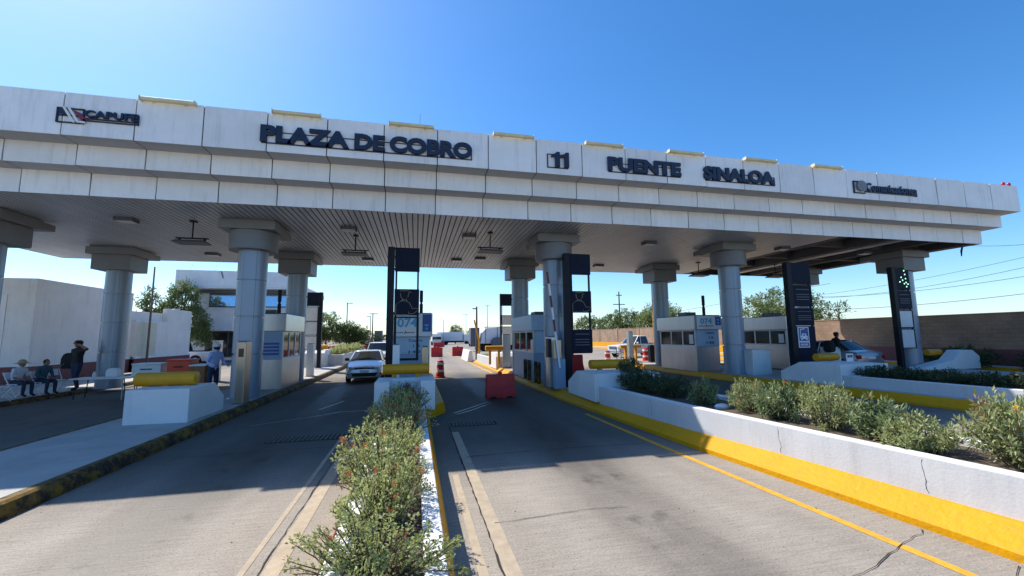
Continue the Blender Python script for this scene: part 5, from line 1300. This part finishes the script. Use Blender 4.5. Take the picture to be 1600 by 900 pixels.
tree((-10.2, 69, 0), [(0, 0, 2.8, 2.0, 1.6, 1.9), (1.6, 0, 2.4, 1.5, 1.4, 1.6)], 'dark round tree beside the lamp post with the flat head', GB, 7500, .28, 'leaft', 14)
tree((-15.6, 66, 0), [(0, 0, 2.6, 2.2, 1.6, 2.0)], 'dark bushy tree half hidden by the tower with grey panels', GB, 7500, .28, 'leaft', 15)
tree((-7.6, 74, 0), [(0, 0, 1.9, 1.7, 1.5, 1.3), (1.4, 0, 1.5, 1.2, 1.2, 1.0)], 'low dark tree just left of the white utility car roof', GB, 2000, .27, 'leafdk', 16)
tree((-20, 66, 0), [(0, 0, 3, 3, 2, 2.4)], 'dark tree behind the rear left column', GB, 2200, .3, 'leafdk', 17)
tree((11.2, 123, 0), [(0, 0, 3.9, 1.9, 1.7, 1.7), (1.2, 0, 2.8, 1.6, 1.5, 1.2), (-.6, 0, 2.8, 1.3, 1.2, 1.2)], 'round light green tree standing alone between the far lorries', GB, 2400, .38, 'leaft2', 18)
tree((15.5, 126, 0), [(0, 0, 2.2, 2.4, 1.7, 1.5)], 'olive bush right of the round tree, before the far end of the block wall', GB, 1200, .4, 'leafb', 19)
GW = 'trees behind the tan block wall'
tree((31.6, 60, 0), [(0, 0, 4.0, 2.2, 3.8, 2.1), (0, 4, 3.6, 1.8, 2.8, 1.9), (0, -3, 3.6, 1.8, 2.8, 1.8)], 'bushy tree behind the block wall, right of the tower with the attendant panel', GW, 9000, .28, 'leaft', 20, bare=2)
tree((31.6, 49.5, 0), [(0, 0, 4.2, 2.2, 3.4, 2.1), (0, 3.2, 3.8, 1.8, 2.4, 1.8), (0, -2.6, 3.7, 1.8, 2.2, 1.6)], 'pale feathery tree behind the wall, right of the utility pole', GW, 8500, .27, 'leaft2', 21, bare=3)
tree((31.8, 30.6, 0), [(0, 0, 4.4, 2.4, 2.8, 1.8), (0, 2.8, 4.0, 2.0, 2.2, 1.5), (0, -2.4, 3.7, 1.8, 1.6, 1.2), (0, .8, 3.0, 2, 2.8, 1.6)], 'large spreading tree above the wall, left of the dark tower with the blue car sign', GW, 11500, .23, 'leaft2', 22, bare=3)
tree((31.6, 25.6, 0), [(0, 0, 4.0, .9, .9, .6), (0, 1.2, 3.3, 1.2, 1.2, .9)], 'thin leafy branches showing right of the dark tower with the blue car sign', GW, 700, .2, 'leaft', 23, bare=2)
tree((32, 74, 0), [(0, 0, 3.6, 2.4, 5, 2.0)], 'farther bushy tree behind the wall, left edge of the row', GW, 4500, .34, 'leaft', 24)
tree((32, 40, 0), [(0, 0, 2.4, 1.8, 2.6, 1.0)], 'low tree barely topping the wall behind the 074 booth', GW, 1500, .22, 'leaft', 25)

# far belt of trees on the horizon: one mass
rd = random.Random(77); mb = MB()
for i in range(900):
    x = rd.uniform(-420, 420); y = 330+rd.uniform(0, 60); s = rd.uniform(1.2, 3.0); h = rd.uniform(.5, 3.4)*(1 if abs(x-20) > 26 else .4)
    for k in range(7): leaf(mb, Vector((x, y, h))+rv(rd)*s*.7, rv(rd), rv(rd), s, s*.8, 0)
o = mb.build('treeline', 'leafdk', None, 0, False); o['kind'] = 'stuff'; o['label'] = 'distant belt of trees along the horizon'

# ================================================================== walls and buildings
t = thing('block_wall', 'long tan concrete block wall along the right side, half in shade', 'wall', (28.45, 40, 0))
mb = MB(); mb.box(28.36, 28.56, -10, 132, -.1, 2.96); mb.build('masonry', 'brick', t)
mb = MB(); mb.box(28.33, 28.59, -10, 132, 2.962, 3.03); mb.build('coping', 'brick', t)
mb = MB(); mb.box(28.1, 28.355, 22.2, 132, .38, 1.05); mb.build('painted_base', 'yellow', t, .02)
mb = MB(); mb.box(28.2, 28.356, -10, 21.8, .38, 1.2); mb.build('maroon_base', 'maroonp', t, .02)
for y in range(0, 130, 6): mb = MB(); mb.box(28.30, 28.358, y+1.5, y+1.75, 1.22, 2.955); mb.build('pier', 'brick', t)
t = thing('white_building', 'big blank white building behind the seated people, maroon base', 'building', (-22, 27.5, 0))
mb = MB(); mb.box(-34, -17.42, 24.0, 30.9, .1, 5.05); mb.build('wall', 'plaster', t, .02)
mb = MB(); mb.box(-34.06, -17.36, 23.94, 30.94, .1, .93); mb.build('maroon_base', 'maroonp', t, .01)
mb = MB(); mb.box(-34.09, -17.33, 23.91, 30.96, .935, 1.07); mb.build('white_band', 'white2', t, .01)
mb = MB(); mb.box(-19.6, -18.5, 23.975, 23.998, 1.4, 4.3); mb.build('faded_patch', 'plaster2', t)
t = thing('low_wall', 'lower white wall with a broken top, right of the big blank building', 'wall', (-17.2, 34, 0))
mb = MB(); mb.box(-17.5, -17.2, 31.0, 34.3, .1, 3.35, 0); mb.box(-17.5, -17.2, 34.3, 37.6, .1, 4.28, 0); mb.box(-17.75, -17.52, 31.0, 34.35, .1, 3.95, 0)
mb.box(-17.49, -17.22, 35.3, 35.9, 4.281, 4.36, 0); mb.build('wall', 'plaster', t, .03)
mb = MB(); mb.box(-17.197, -17.19, 31.05, 33.2, 1.1, 3.25); mb.build('cream_patch', 'cream', t)
mb = MB(); mb.box(-17.56, -17.14, 31.0, 37.63, .1, .93); mb.build('maroon_base', 'maroonp', t, .01)
mb = MB(); mb.box(-17.58, -17.11, 31.0, 37.65, .935, 1.07); mb.build('white_band', 'white2', t, .01)
# two-storey building
t = thing('office_building', 'two-storey grey-white building with a mirror window band under a deep roof', 'building', (-16, 48, 0))
mb = MB(); mb.box(-20.6, -11.5, 45.2, 54, .1, 6.9); mb.build('wall', 'plaster2', t, .03)
mb = MB(); mb.prism([(-21.5, 6.95), (-11.1, 6.95), (-11.1, 7.3), (-12.9, 8.45), (-21.5, 8.5)], 'y', 43.6, 55); mb.build('roof', 'plaster2', t, .03)
mb = MB(); mb.box(-21.55, -11.05, 43.55, 55.05, 6.80, 6.945); mb.build('cornice', 'white2', t, .02)
mb = MB(); mb.box(-20.5, -11.6, 44.6, 45.19, 6.5, 6.79); mb.build('shadow_beam', 'darkgrey', t)
wf = MB(); wf.box(-19.3, -12.0, 45.14, 45.185, 5.15, 6.48); wf = wf.build('window', 'darkgrey', t)
for k in range(3): mb = MB(); a, b = -19.2+k*2.4, -16.87+k*2.4; mb.loft([[(a, 44.96, 5.24), (b, 44.96, 5.24), (b, 45.13, 5.24), (a, 45.13, 5.24)], [(a, 45.11, 6.4), (b, 45.11, 6.4), (b, 45.137, 6.4), (a, 45.137, 6.4)]]); mb.build('pane', 'skyglass', wf)
mb = MB(); mb.box(-20.7, -11.4, 44.5, 45.19, 2.9, 3.06); mb.build('canopy_ledge', 'white2', t, .02)
wf = MB(); wf.box(-19.4, -11.8, 45.13, 45.185, .4, 2.86); wf = wf.build('shopfront_window', 'darkgrey', t)
for k in range(4): mb = MB(); mb.box(-19.3+k*1.86, -17.52+k*1.86, 45.1, 45.128, .5, 2.76); mb.build('pane', 'glass', wf)
mb = MB(); mb.prism([(-12.0, 6.1), (-11.2, 6.0), (-11.2, 6.2), (-12.0, 6.35)], 'y', 43.5, 45.1); mb.build('side_awning', 'plaster2', t)
mb = MB(); mb.tube([(-17.8, 43.58, 8.4), (-17.62, 43.58, 7.75)], .05, 5); mb.build('roof_strut', 'darkgrey', t)
for x in (-20.6, -18.6): mb = MB(); mb.tube([(x, 44, 8.45), (x+.25, 44, 9.1)], .015, 4); mb.build('aerial', 'galv', t)

# ================================================================== poles and wires
def pole(name, x, y, h, r, m, label, group, arms=(), z=0, top=None):
    t = thing(name, label, 'pole' if 'lamp' not in name else 'street lamp', (x, y, z), group)
    mb = MB(); mb.tube([(x, y, z-.1), (x, y, z+h*.5), (x+(top or 0), y, z+h)], [r, r*.85, r*.65], 10); mb.build('post', m, t)
    for (zz, a, b, hd) in arms:
        mb = MB(); mb.tube([(x+a, y, z+zz), (x+b, y, z+zz)], r*.5, 6); mb.build('arm', m, t)
        if hd:
            for e in (a, b):
                if abs(e) > .1: mb = MB(); mb.box(x+e-.25, x+e+.25, y-.12, y+.12, z+zz-.06, z+zz+.06); mb.build('lamp_head', 'galv', t, .02)
    return t
GL = 'lamp posts along the far road'
pole('street_lamp', -10.7, 70.4, 7.7, .11, 'wood', 'tallest far lamp post, in front of the dark round tree', GL, ((7.6, -.1, .55, 1),))
pole('street_lamp', -7.3, 72, 5.7, .09, 'galv', 'far lamp post with a single round head, left of the grey tank', GL, ((5.6, -.35, 0, 1),))
pole('street_lamp', -6.75, 70, 6.0, .12, 'wood', 'far thick post with a flat head right beside the grey tank', GL, ((5.9, -.3, .5, 1),))
pole('street_lamp', -6.2, 100, 6.4, .11, 'galv', 'thin far lamp post right of the grey tank, left one of two', GL, ((6.3, -.5, .5, 1),))
pole('street_lamp', -4.6, 110, 6.2, .11, 'galv', 'thin far lamp post right of the grey tank, right one of two', GL, ((6.1, -.5, .5, 1),))
pole('street_lamp', 7.0, 110, 6.6, .11, 'galv', 'far lamp post between the lorries and the round tree', GL, ((6.5, -.5, 0, 1),))
pole('street_lamp', 16.3, 140, 9.6, .12, 'galv', 'far lamp post right of the round tree', GL, ((9.5, -.9, .5, 1),))
pole('street_lamp', 20.2, 120, 11.2, .12, 'galv', 'far tall lamp post above the white trailer', GL, ((11.0, -.5, .5, 1),))
pole('utility_pole', 5.2, 36.6, 4.75, .11, 'wood', 'dark post with a small camera, right of the open lane', 'poles by the far low planter', ((4.55, -.38, 0, 0),))
pole('leaning_post', 5.15, 34.8, 3.5, .09, 'ytube', 'short leaning yellow post beside the dark camera post', 'poles by the far low planter', (), 0, -.42)
pole('utility_pole', 32.4, 62.5, 9.2, .15, 'wood', 'wooden utility pole with a cross-arm behind the block wall', None, ((7.1, -1.1, 1.0, 0), (8.6, -.5, .5, 0)))
pole('utility_pole', -16.9, 31.8, 6.9, .07, 'wood', 'thin brown pole rising behind the rear column, left', None)
pole('yellow_pole', 14.72, 23.9, 5.6, .07, 'ytube', 'tall thin yellow pole left of the rear column by the 074 booth', None, (), .4)
t = thing('water_tank', 'far dark grey tank block left of the central sign tower', 'tank', (-7.2, 88, 0))
mb = MB(); mb.box(-8.1, -6.6, 88, 89.5, .2, 3.4); mb.build('tank', 'darkgrey', t, .05)
mb = MB(); mb.box(-8.2, -6.5, 87.95, 89.55, 3.402, 3.5); mb.build('lid', 'galv', t)
t = thing('brick_building', 'small far reddish building left of the central sign tower', 'building', (-4.6, 104, 0))
mb = MB(); mb.prism([(-6.6, 0), (-3.2, 0), (-3.2, 3.4), (-4.4, 3.1), (-6.6, 2.2)], 'y', 104, 108); mb.build('wall', 'brown', t)
for k in range(3): mb = MB(); mb.box(-6.1+k*1.0, -5.6+k*1.0, 103.95, 103.99, .8, 1.5); mb.build('window', 'panelgrey', t)
t = thing('barrier_wall', 'white concrete wall end beside the leaning yellow post', 'wall', (4.4, 36, 0))
mb = MB(); mb.prism([(4.2, 0), (4.75, 0), (4.6, .95), (4.38, .95)], 'y', 35.2, 40); mb.build('wall', 'white2', t, .05)
def wire(px0, py0, px1, py1, X, label, sag=.5):
    def ax(px, py): d = _ray(px, py); return Vector((0, 0, CAM_H))+d*(X/d.x)
    a, b = ax(px0, py0), ax(px1, py1); e = (b-a)
    pts = [a-e*.2]+[a+e*(i/12)-Vector((0, 0, sag*4*(i/12)*(1-i/12))) for i in range(13)]+[b+e*.3]
    mb = MB(); mb.tube(pts, .016, 4); return tag(mb.build('power_cable', 'wire'), label, 'cable', 'power cables beyond the block wall')
wire(1600, 382, 1500, 383, 46, 'short highest power cable at the right picture edge', .1)
wire(1600, 402, 1270, 462, 48, 'upper power cable passing behind the tower with green lights', .3)
wire(1600, 418, 1280, 466, 44, 'second power cable from the top, behind the tower with green lights', .4)
wire(1600, 432, 1280, 464, 40, 'third power cable from the top, behind the tower with green lights', .3)
wire(1600, 459, 1280, 484, 36, 'lowest power cable just above the block wall', .2)
wire(1210, 458, 985, 497, 36, 'power cable running left towards the wooden utility pole', .2)
